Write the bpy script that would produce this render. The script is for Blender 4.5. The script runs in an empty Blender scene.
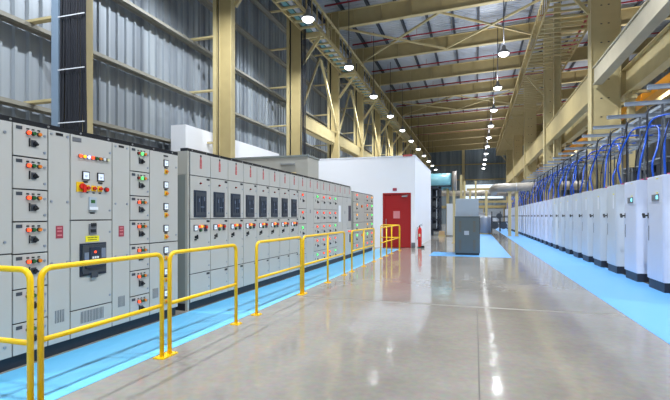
import bpy, bmesh, math, random
from mathutils import Vector, Matrix
random.seed(7)
PI = math.pi
scene = bpy.context.scene
COL = scene.collection

# ------------------------------------------------------------------ materials
def mat(name, col, rough=0.5, metal=0.0, noise=0.0, nscale=3.0, emit=None, estr=0.0, coat=0.0, bump=0.0, bscale=20, rnoise=0.0, col2=None):
    m = bpy.data.materials.new(name); m.use_nodes = True
    nt = m.node_tree; b = nt.nodes['Principled BSDF']
    b.inputs['Base Color'].default_value = (*col, 1)
    b.inputs['Roughness'].default_value = rough
    b.inputs['Metallic'].default_value = metal
    b.inputs['Coat Weight'].default_value = coat
    if noise or rnoise or bump:
        tc = nt.nodes.new('ShaderNodeTexCoord')
    if noise:
        n = nt.nodes.new('ShaderNodeTexNoise'); n.inputs['Scale'].default_value = nscale
        n.inputs['Detail'].default_value = 5
        nt.links.new(tc.outputs['Object'], n.inputs['Vector'])
        mx = nt.nodes.new('ShaderNodeMix'); mx.data_type = 'RGBA'
        c2 = col2 if col2 else tuple(c*(1-noise) for c in col)
        mx.inputs[6].default_value = (*[min(1, c*(1+noise*0.4)) for c in col], 1)
        mx.inputs[7].default_value = (*c2, 1)
        nt.links.new(n.outputs['Fac'], mx.inputs[0])
        nt.links.new(mx.outputs[2], b.inputs['Base Color'])
    if rnoise:
        n2 = nt.nodes.new('ShaderNodeTexNoise'); n2.inputs['Scale'].default_value = 1.3
        n2.inputs['Detail'].default_value = 6
        nt.links.new(tc.outputs['Object'], n2.inputs['Vector'])
        mr = nt.nodes.new('ShaderNodeMapRange')
        mr.inputs['From Min'].default_value = 0.3; mr.inputs['From Max'].default_value = 0.7
        mr.inputs['To Min'].default_value = max(0.02, rough-rnoise); mr.inputs['To Max'].default_value = rough+rnoise
        nt.links.new(n2.outputs['Fac'], mr.inputs['Value'])
        nt.links.new(mr.outputs['Result'], b.inputs['Roughness'])
    if bump:
        n3 = nt.nodes.new('ShaderNodeTexNoise'); n3.inputs['Scale'].default_value = bscale
        nt.links.new(tc.outputs['Object'], n3.inputs['Vector'])
        bp = nt.nodes.new('ShaderNodeBump'); bp.inputs['Strength'].default_value = bump
        bp.inputs['Distance'].default_value = 0.02
        nt.links.new(n3.outputs['Fac'], bp.inputs['Height'])
        nt.links.new(bp.outputs['Normal'], b.inputs['Normal'])
    if emit:
        b.inputs['Emission Color'].default_value = (*emit, 1)
        b.inputs['Emission Strength'].default_value = estr
    return m

M = {}
M['panel'] = mat('pebble_grey_panel', (0.50, 0.50, 0.475), 0.42, noise=0.05, nscale=1.5)
M['panel_beige'] = mat('beige_grey_panel', (0.44, 0.43, 0.385), 0.45, noise=0.05, nscale=1.5)
M['panel_shade'] = mat('shaded_greenish_grey_sheet', (0.24, 0.27, 0.26), 0.5, noise=0.05)  # greenish grey, darkened to hold the shade inside the row gap
M['gasket'] = mat('dark_gasket', (0.045, 0.045, 0.05), 0.7)
M['plinth'] = mat('navy_black_plinth', (0.018, 0.024, 0.04), 0.45, noise=0.3, nscale=20)
M['black'] = mat('black_plastic', (0.012, 0.014, 0.018), 0.35)
M['dark'] = mat('dark_grey_plastic', (0.05, 0.06, 0.075), 0.4)
M['breaker'] = mat('breaker_blue_black', (0.022, 0.034, 0.06), 0.3, noise=0.3, nscale=12)
M['bluegrey'] = mat('breaker_detail_grey', (0.18, 0.22, 0.3), 0.4)
M['metal'] = mat('brushed_steel', (0.5, 0.52, 0.55), 0.35, metal=0.8)
M['chrome'] = mat('zinc_latch', (0.33, 0.38, 0.46), 0.35, metal=0.5)
M['white'] = mat('white_face', (0.82, 0.85, 0.9), 0.4)
M['meter'] = mat('meter_display', (0.75, 0.82, 0.95), 0.25, emit=(0.75, 0.85, 1.0), estr=0.25)
M['red_on'] = mat('lit_red_lens', (0.8, 0.03, 0.01), 0.3, emit=(1, 0.07, 0.02), estr=2.2)
M['red_off'] = mat('unlit_red_lens', (0.35, 0.03, 0.02), 0.3)
M['green_on'] = mat('lit_green_lens', (0.05, 0.8, 0.1), 0.3, emit=(0.08, 1, 0.15), estr=2.2)
M['green_off'] = mat('unlit_green_lens', (0.02, 0.12, 0.03), 0.3)
M['amber_off'] = mat('unlit_amber_lens', (0.8, 0.22, 0.02), 0.3)
M['amber_on'] = mat('lit_amber_lens', (0.9, 0.35, 0.02), 0.3, emit=(1, 0.38, 0.02), estr=1.5)
M['blue_on'] = mat('lit_blue_lens', (0.3, 0.35, 1), 0.3, emit=(0.4, 0.45, 1), estr=2.2)
M['cream'] = mat('cream_lens', (0.7, 0.68, 0.4), 0.3)
M['yellow_plate'] = mat('yellow_backplate', (0.85, 0.55, 0.01), 0.4)
M['yellow_sign'] = mat('yellow_sticker', (0.9, 0.82, 0.02), 0.4)
M['red_knob'] = mat('red_button', (0.65, 0.02, 0.01), 0.3)
M['maroon'] = mat('dark_red_label', (0.34, 0.04, 0.07), 0.5)
M['pinkred'] = mat('faded_red_sticker', (0.5, 0.10, 0.10), 0.5)
M['rail'] = mat('yellow_gloss_paint', (0.95, 0.60, 0.0), 0.35, coat=0.0, noise=0.06, nscale=4)
M['steel'] = mat('beige_steel_paint', (0.47, 0.37, 0.17), 0.5, noise=0.22, nscale=2.0)
M['steel_hi'] = mat('light_beige_steel_paint', (0.58, 0.48, 0.25), 0.5, noise=0.2, nscale=2.0)
M['beam_grey'] = mat('grey_beige_beam_paint', (0.44, 0.39, 0.28), 0.5, noise=0.2, nscale=2.0)
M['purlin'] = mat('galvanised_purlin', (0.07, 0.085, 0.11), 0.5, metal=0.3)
M['girt'] = mat('girt_paint', (0.27, 0.26, 0.22), 0.5, noise=0.15)
M['pipe_red'] = mat('red_pipe_paint', (0.36, 0.02, 0.03), 0.45)
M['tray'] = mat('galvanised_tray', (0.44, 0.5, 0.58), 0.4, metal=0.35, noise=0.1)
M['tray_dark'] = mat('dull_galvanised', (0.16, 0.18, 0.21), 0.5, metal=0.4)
M['teal'] = mat('teal_tray_paint', (0.10, 0.26, 0.28), 0.5)
M['blue_cable'] = mat('blue_cable_jacket', (0.01, 0.10, 0.62), 0.35)
M['black_cable'] = mat('black_cable_jacket', (0.018, 0.02, 0.028), 0.4)
M['drive'] = mat('pale_lavender_cabinet', (0.68, 0.73, 0.86), 0.38, noise=0.03)
M['drive_grey'] = mat('pale_grey_cabinet', (0.60, 0.645, 0.69), 0.38, noise=0.03)
M['wallwhite'] = mat('white_wall_paint', (0.88, 0.90, 0.95), 0.55, noise=0.03, nscale=1)
M['door_red'] = mat('red_door_paint', (0.36, 0.006, 0.008), 0.4, noise=0.1)
M['ext_red'] = mat('red_extinguisher_paint', (0.75, 0.015, 0.01), 0.25, coat=0.5)
M['pink'] = mat('pink_notice', (0.62, 0.22, 0.24), 0.5)
M['orange'] = mat('orange_crane_paint', (0.85, 0.36, 0.01), 0.45)
M['console'] = mat('slate_grey_cabinet', (0.10, 0.135, 0.15), 0.45, noise=0.12, nscale=5)
M['console_top'] = mat('light_blue_grey_cabinet', (0.40, 0.47, 0.55), 0.45, noise=0.04)
M['bronze'] = mat('bronze_grille', (0.13, 0.11, 0.08), 0.5)
M['duct'] = mat('insulated_pipe_jacket', (0.42, 0.38, 0.33), 0.45, metal=0.15, noise=0.25, nscale=3)
M['tank'] = mat('cyan_tank_paint', (0.32, 0.70, 0.80), 0.3, noise=0.1)
M['navy'] = mat('dark_navy_machine', (0.03, 0.04, 0.06), 0.5, noise=0.3)
M['lens'] = mat('lamp_lens', (1, 1, 1), 0.4, emit=(0.93, 0.97, 1.0), estr=9)
M['lamp_body'] = mat('lamp_housing', (0.25, 0.25, 0.26), 0.4, metal=0.5)
M['screen_cyan'] = mat('cyan_lit_display', (0.1, 0.5, 0.6), 0.3, emit=(0.2, 0.85, 1.0), estr=1.6)
M['display_grey'] = mat('grey_bezel', (0.15, 0.16, 0.18), 0.35)
M['magenta'] = mat('magenta_gland', (0.40, 0.05, 0.16), 0.45)
M['cardboard'] = mat('brown_carton', (0.42, 0.29, 0.16), 0.7)
M['drum'] = mat('pale_grey_drum', (0.26, 0.30, 0.38), 0.35)
M['skylight'] = mat('translucent_sheet_daylight', (0.7, 0.8, 0.9), 0.5, emit=(0.75, 0.88, 1.0), estr=0.55)

def cladding(name, c1, c2, stretch):
    m = bpy.data.materials.new(name); m.use_nodes = True
    nt = m.node_tree; b = nt.nodes['Principled BSDF']
    tc = nt.nodes.new('ShaderNodeTexCoord'); mp = nt.nodes.new('ShaderNodeMapping')
    mp.inputs['Scale'].default_value = stretch
    nt.links.new(tc.outputs['Object'], mp.inputs['Vector'])
    n = nt.nodes.new('ShaderNodeTexNoise'); n.inputs['Scale'].default_value = 1; n.inputs['Detail'].default_value = 3
    nt.links.new(mp.outputs[0], n.inputs['Vector'])
    r = nt.nodes.new('ShaderNodeValToRGB')
    r.color_ramp.elements[0].position = 0.38; r.color_ramp.elements[0].color = (*c2, 1)
    r.color_ramp.elements[1].position = 0.62; r.color_ramp.elements[1].color = (*c1, 1)
    nt.links.new(n.outputs['Fac'], r.inputs[0]); nt.links.new(r.outputs[0], b.inputs['Base Color'])
    b.inputs['Roughness'].default_value = 0.38; b.inputs['Metallic'].default_value = 0.35
    return m
M['clad'] = cladding('blue_grey_wall_sheeting', (0.38, 0.425, 0.47), (0.22, 0.25, 0.29), (0.0, 1.6, 0.02))
M['clad_back'] = cladding('grey_back_sheeting', (0.27, 0.33, 0.38), (0.18, 0.23, 0.27), (1.6, 0.0, 0.02))
M['roof'] = cladding('silver_roof_sheeting', (0.56, 0.60, 0.67), (0.46, 0.50, 0.56), (0.5, 0.05, 0.0))

def floor_mat():
    m = bpy.data.materials.new('polished_concrete'); m.use_nodes = True
    nt = m.node_tree; b = nt.nodes['Principled BSDF']
    N = nt.nodes.new; L = nt.links.new
    tc = N('ShaderNodeTexCoord')
    n1 = N('ShaderNodeTexNoise'); n1.inputs['Scale'].default_value = 0.55; n1.inputs['Detail'].default_value = 8
    n1.inputs['Roughness'].default_value = 0.62
    L(tc.outputs['Object'], n1.inputs['Vector'])
    r = N('ShaderNodeValToRGB')
    r.color_ramp.elements[0].position = 0.32; r.color_ramp.elements[0].color = (0.25, 0.228, 0.20, 1)
    r.color_ramp.elements[1].position = 0.68; r.color_ramp.elements[1].color = (0.34, 0.313, 0.28, 1)
    L(n1.outputs['Fac'], r.inputs[0])
    # speckle
    n2 = N('ShaderNodeTexNoise'); n2.inputs['Scale'].default_value = 14; n2.inputs['Detail'].default_value = 4
    L(tc.outputs['Object'], n2.inputs['Vector'])
    mx = N('ShaderNodeMix'); mx.data_type = 'RGBA'; mx.blend_type = 'OVERLAY'; mx.inputs[0].default_value = 0.22
    L(r.outputs[0], mx.inputs[6]); L(n2.outputs['Color'], mx.inputs[7])
    L(mx.outputs[2], b.inputs['Base Color'])
    n3 = N('ShaderNodeTexNoise'); n3.inputs['Scale'].default_value = 0.9; n3.inputs['Detail'].default_value = 6
    L(tc.outputs['Object'], n3.inputs['Vector'])
    mr = N('ShaderNodeMapRange'); mr.inputs['From Min'].default_value = 0.3; mr.inputs['From Max'].default_value = 0.7
    mr.inputs['To Min'].default_value = 0.06; mr.inputs['To Max'].default_value = 0.13
    L(n3.outputs['Fac'], mr.inputs['Value']); L(mr.outputs['Result'], b.inputs['Roughness'])
    n4 = N('ShaderNodeTexNoise'); n4.inputs['Scale'].default_value = 2.2; n4.inputs['Detail'].default_value = 2
    L(tc.outputs['Object'], n4.inputs['Vector'])
    bp = N('ShaderNodeBump'); bp.inputs['Strength'].default_value = 0.12; bp.inputs['Distance'].default_value = 0.03
    L(n4.outputs['Fac'], bp.inputs['Height']); L(bp.outputs['Normal'], b.inputs['Normal'])
    b.inputs['IOR'].default_value = 1.5
    return m
M['floor'] = floor_mat()
M['blue'] = mat('sky_blue_floor_paint', (0.15, 0.45, 0.90), 0.3, noise=0.06, nscale=0.8, bump=0.04, bscale=1.5, col2=(0.13, 0.40, 0.84))

M['cyan'] = mat('lit_blue_floor_paint', (0.18, 0.60, 0.93), 0.3, noise=0.06, nscale=0.8, bump=0.04, bscale=1.5, col2=(0.15, 0.54, 0.9))  # blue lane paint made paler and more cyan for the brighter light there
# ------------------------------------------------------------------ mesh helper
hidden = []
class MB:
    def __init__(s): s.bm = bmesh.new()
    def box(s, x0, y0, z0, x1, y1, z1, mi=0, bev=0.0):
        x0, x1 = sorted((x0, x1)); y0, y1 = sorted((y0, y1)); z0, z1 = sorted((z0, z1))
        v = [s.bm.verts.new(p) for p in ((x0,y0,z0),(x1,y0,z0),(x1,y1,z0),(x0,y1,z0),(x0,y0,z1),(x1,y0,z1),(x1,y1,z1),(x0,y1,z1))]
        fs = [(0,3,2,1),(4,5,6,7),(0,1,5,4),(1,2,6,5),(2,3,7,6),(3,0,4,7)]
        ff = [s.bm.faces.new([v[i] for i in f]) for f in fs]
        for f in ff: f.material_index = mi
        if bev:
            ed = {e for f in ff for e in f.edges}
            r = bmesh.ops.bevel(s.bm, geom=list(ed), offset=bev, segments=2, affect='EDGES', profile=0.6)
            for f in r['faces']: f.material_index = mi
        return s
    def obox(s, p0, p1, w, h, up=(0,0,1), mi=0):
        p0 = Vector(p0); p1 = Vector(p1); d = (p1-p0).normalized(); up = Vector(up)
        if abs(d.dot(up)) > 0.99: up = Vector((1,0,0))
        sd = d.cross(up).normalized(); u = sd.cross(d).normalized()
        a = sd*w/2; b = u*h/2
        v = [s.bm.verts.new(p) for p in (p0-a-b,p0+a-b,p0+a+b,p0-a+b,p1-a-b,p1+a-b,p1+a+b,p1-a+b)]
        for f in ((0,1,2,3),(7,6,5,4),(1,0,4,5),(2,1,5,6),(3,2,6,7),(0,3,7,4)):
            s.bm.faces.new([v[i] for i in f]).material_index = mi
        return s
    def cyl(s, p0, p1, r, seg=16, mi=0, r2=None, cap=True):
        p0 = Vector(p0); p1 = Vector(p1); d = (p1-p0).normalized()
        up = Vector((0,0,1)) if abs(d.z) < 0.9 else Vector((1,0,0))
        a = d.cross(up).normalized(); b = d.cross(a).normalized(); r2 = r if r2 is None else r2
        A = [s.bm.verts.new(p0+(a*math.cos(t)+b*math.sin(t))*r) for t in [2*PI*i/seg for i in range(seg)]]
        B = [s.bm.verts.new(p1+(a*math.cos(t)+b*math.sin(t))*r2) for t in [2*PI*i/seg for i in range(seg)]]
        for i in range(seg):
            f = s.bm.faces.new((A[i],A[(i+1)%seg],B[(i+1)%seg],B[i])); f.smooth = True; f.material_index = mi
        if cap:
            s.bm.faces.new(A[::-1]).material_index = mi; s.bm.faces.new(B).material_index = mi
        return s
    def tube(s, pts, r, seg=8, mi=0):
        pts = [Vector(p) for p in pts]; rings = []
        a = None
        for i, p in enumerate(pts):
            d = (pts[min(i+1,len(pts)-1)]-pts[max(i-1,0)]).normalized()
            if a is None:
                up = Vector((0,0,1)) if abs(d.z) < 0.9 else Vector((1,0,0))
                a = d.cross(up).normalized()
            a = (a-d*a.dot(d)).normalized(); b = d.cross(a)
            rings.append([s.bm.verts.new(p+(a*math.cos(t)+b*math.sin(t))*r) for t in [2*PI*k/seg for k in range(seg)]])
        for A, B in zip(rings, rings[1:]):
            for i in range(seg):
                f = s.bm.faces.new((A[i],A[(i+1)%seg],B[(i+1)%seg],B[i])); f.smooth = True; f.material_index = mi
        s.bm.faces.new(rings[0][::-1]); s.bm.faces.new(rings[-1])
        return s
    def lathe(s, prof, seg=20, mi=0, c=(0,0,0)):
        rings = []
        for r, z in prof:
            rings.append([s.bm.verts.new((c[0]+r*math.cos(t), c[1]+r*math.sin(t), c[2]+z)) for t in [2*PI*k/seg for k in range(seg)]])
        for A, B in zip(rings, rings[1:]):
            for i in range(seg):
                f = s.bm.faces.new((A[i],A[(i+1)%seg],B[(i+1)%seg],B[i])); f.smooth = True; f.material_index = mi
        s.bm.faces.new(rings[0][::-1]); s.bm.faces.new(rings[-1])
        return s
    def build(s, name, mats, parent=None, loc=(0,0,0)):
        if not isinstance(mats, (list, tuple)): mats = [mats]
        bmesh.ops.recalc_face_normals(s.bm, faces=s.bm.faces)
        me = bpy.data.meshes.new(name); s.bm.to_mesh(me); s.bm.free()
        for m in mats: me.materials.append(m)
        o = bpy.data.objects.new(name, me); COL.objects.link(o); o.location = loc
        if parent: o.parent = parent
        return o

def smooth_path(P, n=8):
    """Catmull-Rom through points"""
    P = [Vector(p) for p in P]; Q = [P[0]*2-P[1]]+P+[P[-1]*2-P[-2]]; out = []
    for i in range(1, len(Q)-2):
        a, b, c, d = Q[i-1:i+3]
        for k in range(n):
            t = k/n
            out.append(0.5*((2*b)+(c-a)*t+(2*a-5*b+4*c-d)*t*t+(3*b-a-3*c+d)*t**3))
    out.append(P[-1]); return out

def tag(o, label, cat, group=None, kind=None):
    o['label'] = label; o['category'] = cat
    if group: o['group'] = group
    if kind: o['kind'] = kind
    return o
def thing(name, label, cat, loc=(0,0,0), rotz=0, group=None):
    o = bpy.data.objects.new(name, None); COL.objects.link(o); o.location = loc; o.rotation_euler = (0,0,rotz)
    o.empty_display_size = 0.2
    return tag(o, label, cat, group)
def copy_tree(o, parent=None, loc=None):
    c = o.copy(); COL.objects.link(c)
    c.parent = parent
    if loc is not None: c.location = loc
    for ch in list(o.children): copy_tree(ch, c)
    return c
def struct(o): o['kind'] = 'structure'; return o
ORD = ['first','second','third','fourth','fifth','sixth','seventh','eighth','ninth','tenth','eleventh','twelfth','thirteenth','fourteenth','fifteenth','sixteenth','seventeenth','eighteenth','nineteenth','twentieth','twenty-first','twenty-second','twenty-third','twenty-fourth','twenty-fifth','twenty-sixth','twenty-seventh','twenty-eighth','twenty-ninth','thirtieth','thirty-first','thirty-second','thirty-third','thirty-fourth']

# ------------------------------------------------------------------ dimensions
BAY = 6.68; F0 = 8.0
FR = [F0+BAY*k for k in range(13)]           # frame lines along the hall
YB = 92.0                                    # back wall
XL, XR = -10.6, 17.0
def roofz(x): return 15.5+0.036*x            # underside of sheeting / top of purlins
Y0 = -6.0

# ------------------------------------------------------------------ setting
fl = MB(); fl.box(XL, Y0, -0.2, XR, YB, 0)
# saw-cut joints are recessed strips of sealant, thin and dark
fo = struct(fl.build('floor', M['floor']))
M['joint'] = mat('joint_sealant', (0.10, 0.09, 0.08), 0.6)
j = MB()
for y in (8.05, 24.0, 40.0, 56.0, 72.0): j.box(-3.2, y, 0, 2.1, y+0.012, 0.001)
for y0, y1 in ((-2, 8.05),): j.box(0.03, y0, 0, 0.042, y1, 0.001)
struct(j.build('trim_1', M['joint']))
jb = MB(); jb.box(-3.2, 7.93, 0, 2.22, 8.03, 0.0015); struct(jb.build('trim_6', mat('worn_pale_concrete_band', (0.33, 0.31, 0.275), 0.3, noise=0.2, nscale=6)))
lane = MB(); lane.box(-4.42, -2, 0, -3.38, 21.0, 0.004); struct(lane.build('trim_2', M['cyan']))
lane = MB(); lane.box(2.24, -2, 0, 3.75, 62, 0.004); struct(lane.build('trim_3', M['blue']))
lane = MB(); lane.box(-1.72, 17.75, 0, 1.3, 19.7, 0.004); lane.box(-0.2, 19.7, 0, 1.3, 46, 0.004); struct(lane.build('trim_4', M['blue']))

def corrugated_x(x, y0, y1, z0, z1, pitch=0.36, depth=0.06):
    b = bmesh.new(); prof = []; y = y0
    while y < y1:
        prof += [(x, y), (x, y+pitch*0.62), (x+depth, y+pitch*0.72), (x+depth, y+pitch*0.90)]
        y += pitch
    A = [b.verts.new((p[0], p[1], z0)) for p in prof]; B = [b.verts.new((p[0], p[1], z1)) for p in prof]
    for i in range(len(prof)-1): b.faces.new((A[i], A[i+1], B[i+1], B[i]))
    return b
def from_bm(b, name, m):
    s = MB(); s.bm.free(); s.bm = b; o = s.build(name, m); return o
def thick(o, t, off=1):
    md = o.modifiers.new('thickness', 'SOLIDIFY'); md.thickness = t; md.offset = off
    return o
struct(thick(from_bm(corrugated_x(XL, Y0, YB, 0, 15.1), 'wall_left', M['clad']), 0.02))
struct(thick(from_bm(corrugated_x(XR, Y0, YB, 0, 16.1), 'wall_right', M['clad']), 0.02))
b = bmesh.new(); prof = []; x = XL
while x < XR:
    prof += [(x, YB), (x+0.36, YB), (x+0.42, YB-0.05), (x+0.54, YB-0.05)]; x += 0.6
A = [b.verts.new((p[0], p[1], 0)) for p in prof]; B = [b.verts.new((p[0], p[1], roofz(p[0]))) for p in prof]
for i in range(len(prof)-1): b.faces.new((A[i], A[i+1], B[i+1], B[i]))
struct(thick(from_bm(b, 'wall_back', M['clad_back']), 0.02))
b = bmesh.new(); prof = []; y = Y0
while y < YB+0.1:
    for dy, dz in ((0, 0), (0.17, 0), (0.20, 0.045), (0.27, 0.045), (0.30, 0)): prof.append((y+dy, dz))
    y += 0.36
A = [b.verts.new((XL-0.1, p[0], roofz(XL-0.1)+0.02+p[1])) for p in prof]; B = [b.verts.new((XR+0.1, p[0], roofz(XR+0.1)+0.02+p[1])) for p in prof]
for i in range(len(prof)-1): b.faces.new((A[i], B[i], B[i+1], A[i+1]))
struct(thick(from_bm(b, 'ceiling', M['roof']), 0.02))
# unseen end wall added behind the camera; opening shaped to let daylight in low
w = MB(); w.box(XL, Y0-0.1, 5.0, XR, Y0, 15.8); w.box(XL, Y0-0.1, 0, -6.5, Y0, 5.0); w.box(7.5, Y0-0.1, 0, XR, Y0, 5.0)
struct(w.build('wall_front_light_block', M['clad_back']))
# pale glazed strip in the far wall
w = MB(); w.box(-1.8, YB-0.14, 4.9, 5.2, YB-0.06, 7.7); wi = struct(w.build('window_1', M['skylight']))
w = MB()
for z in (4.85, 6.3, 7.7): w.box(-1.9, YB-0.2, z, 5.3, YB-0.14, z+0.12)
w.build('window_frame', M['girt'], wi)
w = MB(); w.box(-10.4, YB-0.2, 8.6, 16.8, YB-0.08, 8.8); w.box(-10.4, YB-0.2, 11.6, 16.8, YB-0.08, 11.8); w.box(-10.4, YB-0.2, 3.2, 16.8, YB-0.08, 3.6)
struct(w.build('trim_5', M['steel']))

# ------------------------------------------------------------------ steelwork
# wall girts
gz = [2.2, 4.25, 6.2, 8.2, 10.2, 12.2, 14.2]
gname = ['lowest', 'second lowest', 'third lowest', 'middle', 'third highest', 'second highest', 'highest']
for z, nm in zip(gz, gname):
    g = MB(); g.box(XL+0.07, 0.2, z-0.02, XL+0.40, YB-0.3, z); g.box(XL+0.37, 0.2, z-0.10, XL+0.40, YB-0.3, z-0.02); g.box(XL+0.07, 0.2, z-0.10, XL+0.10, YB-0.3, z-0.02)
    tag(g.build('wall_girt', M['girt']), nm+' horizontal steel rail running along the corrugated left wall', 'wall rail', 'girts on the left wall')
# left columns
def col_name(k): return ORD[k]
def left_column():
    c = thing('steel_column', '', 'column', (0,0,0), 0, 'columns along the left wall')
    s = MB()
    s.box(-0.03, -0.14, 0, 0.0, 0.14, 14.9); s.box(-0.51, -0.14, 0, -0.48, 0.14, 14.9); s.box(-0.78, -0.12, 0, -0.64, 0.14, 14.9)
    s.build('flange', M['steel_hi'], c)
    MB().box(-0.64, 0.02, 0, -0.51, 0.06, 14.9).build('gap_shade_plate', M['black_cable'], c)  # black plate put in as the shade of the open column gap
    s = MB(); s.box(-0.48, -0.11, 0, -0.03, -0.095, 14.9); s.build('web', M['steel'], c)
    s = MB()
    for z in gz:
        s.obox((-0.78, 0.0, z+0.035), (-1.9, 0.0, z+0.035), 0.16, 0.06)
        pass
    s.build('girt_bracket', M['steel_hi'], c)
    s = MB(); s.box(-1.1, -0.3, 0, 0.12, 0.3, 0.04); s.build('base_plate', M['steel'], c)
    return c
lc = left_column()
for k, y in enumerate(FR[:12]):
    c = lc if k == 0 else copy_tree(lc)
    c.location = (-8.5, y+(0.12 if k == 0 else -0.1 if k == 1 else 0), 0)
    c['label'] = ('beige steel column carrying a black cable bundle behind the nearest grey switchgear' if k == 0 else
                  'beige steel column rising behind the start of the breaker panel row' if k == 1 else
                  'beige steel column beside the beige enclosure behind the breaker panels' if k == 2 else
                  ORD[k]+' beige steel column along the left wall, counted from the near end')
# extra blue-grey strip on the nearest column (back flange cover)
s = MB(); s.box(-9.23, 7.80, 0, -9.03, 7.94, 14.5)
tag(s.build('cable_trunking', mat('blue_grey_trunking', (0.22, 0.30, 0.40), 0.4)), 'blue-grey vertical trunking at the left edge of the black cable bundle', 'trunking')
def cables_on_column(y, x0, x1, n, label, ties=True):
    c = thing('cable_bundle', label, 'cables', (0, 0, 0))
    for i in range(n):
        x = x0+(x1-x0)*i/(n-1)
        pts = [(x+0.012*math.sin(z*0.9+i*1.7), y-0.0+0.012*math.cos(z*0.7+i), z) for z in [0.3+0.8*q for q in range(18)]]
        MB().tube(pts, (x1-x0)/n*0.47, 8).build('cable', M['black_cable'], c)
    if ties:
        for z in (3.65, 4.85, 6.05, 7.25, 8.45, 9.7, 11.0):
            MB().obox((x0-0.04, y-0.06, z), (x1+0.03, y-0.06, z), 0.012, 0.022).build('cable_tie', M['white'], c)
cables_on_column(7.84, -8.97, -8.28, 12, 'black vertical cables strapped with white ties on the nearest column')
cables_on_column(FR[2]-0.20, -8.44, -8.20, 5, 'dark cables running up beside the column at the beige enclosure', False)

# right columns (every second frame)
def right_column():
    c = thing('built_up_column', '', 'column', (0,0,0), 0, 'columns along the drive cabinets')
    s = MB(); s.box(0.03, -0.26, 0, 1.07, -0.235, 15.4)
    for z in [1.0+0.78*i for i in range(18)]:
        s.box(0.35, -0.272, z, 0.42, -0.26, z+0.04, 1); s.box(0.62, -0.272, z, 0.69, -0.26, z+0.04, 1)
    s.build('cover_plate', [M['steel_hi'], M['gasket']], c)
    s = MB(); s.box(0, -0.3, 0, 0.03, 0.3, 15.4); s.box(1.07, -0.3, 0, 1.10, 0.3, 15.4); s.build('flange', M['steel_hi'], c)
    s = MB(); s.box(0.03, 0.2, 0, 1.07, 0.22, 15.4); s.build('web', M['steel'], c)
    s = MB(); s.box(0.42, -0.50, 0, 0.74, -0.26, 6.2)
    s.build('stiffener_post', M['steel_hi'], c) if False else s.bm.free()
    s = MB(); s.box(-0.12, -0.42, 0, 1.22, 0.42, 0.05); s.build('base_plate', M['steel'], c)
    return c
rc = right_column()
for i, k in enumerate((2, 4, 6, 8, 10)):
    c = rc if i == 0 else copy_tree(rc)
    c.location = (4.66, FR[k]+0.1, 0)
    c['label'] = ('wide beige steel column with paired bolt holes behind the nearest drive cabinets' if i == 0 else
                  ORD[i]+' tall beige column behind the drive cabinets, counted from the near end')
# slim post in front of the second built-up column
s = MB(); s.box(-0.18, -0.03, 0, 0.18, 0.03, 15.4); s.box(-0.2, -0.16, 0, -0.18, 0.16, 15.4); s.box(0.18, -0.16, 0, 0.2, 0.16, 15.4)
for i, k in enumerate((3, 5, 7)):
    pass
pst = s.build('intermediate_post', M['steel_hi']); pst.location = (5.1, FR[4]-2.6, 0)
tag(pst, 'slim beige I-section post just in front of the second wide column', 'post')

# roof girders
def girder(y, k):
    g = thing('roof_girder', ORD[k]+' beige roof girder spanning the hall, counted from the camera', 'roof beam', (0, y, 0), 0, 'roof girders')
    zt = lambda x: roofz(x)-0.30
    D = 1.05
    a = (-9.3, 0, 0); x0, x1 = -9.4, XR-0.3
    s = MB(); s.obox((x0, 0, zt(x0)-D/2), (x1, 0, zt(x1)-D/2), 0.02, D)
    n = 14
    for i in range(n+1):
        x = x0+(x1-x0)*i/n; s.box(x-0.01, -0.13, zt(x)-D+0.02, x+0.01, 0.13, zt(x)-0.02)
    s.build('web', M['steel'], g)
    s = MB(); s.obox((x0, 0, zt(x0)-D), (x1, 0, zt(x1)-D), 0.32, 0.035); s.obox((x0, 0, zt(x0)), (x1, 0, zt(x1)), 0.32, 0.03)
    s.build('flange', M['steel_hi'], g)
    for nm, dy, dz in (('sprinkler_pipe', -1.5, 0.16),):
        s = MB(); s.tube([(x0+0.4, dy, zt(x0)-dz), (x1-0.2, dy, zt(x1)-dz)], 0.055, 8)
        p = s.build('sprinkler_pipe', M['pipe_red'])
        p.location = (0, y, 0)
        for hx in (-7.5, -4.1, 0.0, 4.4, 7.8, 11.2): MB().box(hx-0.012, dy-0.012, zt(hx)-dz, hx+0.012, dy+0.012, zt(hx)+0.29).build('pipe_hanger', M['pipe_red'], p)
        tag(p, 'dark red pipe slung under the roof just before the '+ORD[k]+' roof girder', 'pipe', 'red roof pipes')
for k, y in enumerate(FR[:13]): girder(y, k) if y < YB-1 else None
# purlins
px = [-10.0+1.7*i for i in range(16)]
for i, x in enumerate(px):
    s = MB(); z = roofz(x)
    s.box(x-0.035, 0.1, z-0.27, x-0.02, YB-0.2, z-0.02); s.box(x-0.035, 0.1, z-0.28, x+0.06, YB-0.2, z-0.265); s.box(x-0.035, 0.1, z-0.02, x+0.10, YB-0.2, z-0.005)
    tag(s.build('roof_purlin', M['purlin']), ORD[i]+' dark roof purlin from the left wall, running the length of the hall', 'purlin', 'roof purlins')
# roof cross bracing in plan
for k, (fa, fb) in enumerate(((3, 4), (4, 3), (6, 7), (7, 6))):
    for m_, (xa, xb) in enumerate(((-8.3, -2.1), (-2.1, 4.2))):
        ya, yb = FR[fa], FR[fb]
        if m_: ya, yb = yb, ya
        s = MB(); s.obox((xa, ya+(0.2 if ya<yb else -0.2), roofz(xa)-1.30), (xb, yb+(-0.2 if ya<yb else 0.2), roofz(xb)-1.30), 0.12, 0.12)
        tag(s.build('roof_brace', M['steel_hi']), ('left' if m_ == 0 else 'right')+(' rising' if fa < fb else ' falling')+' diagonal brace of the '+('nearer' if fa < 5 and fb < 5 else 'farther')+' crossed pair under the roof', 'brace', 'diagonal roof braces')

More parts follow.
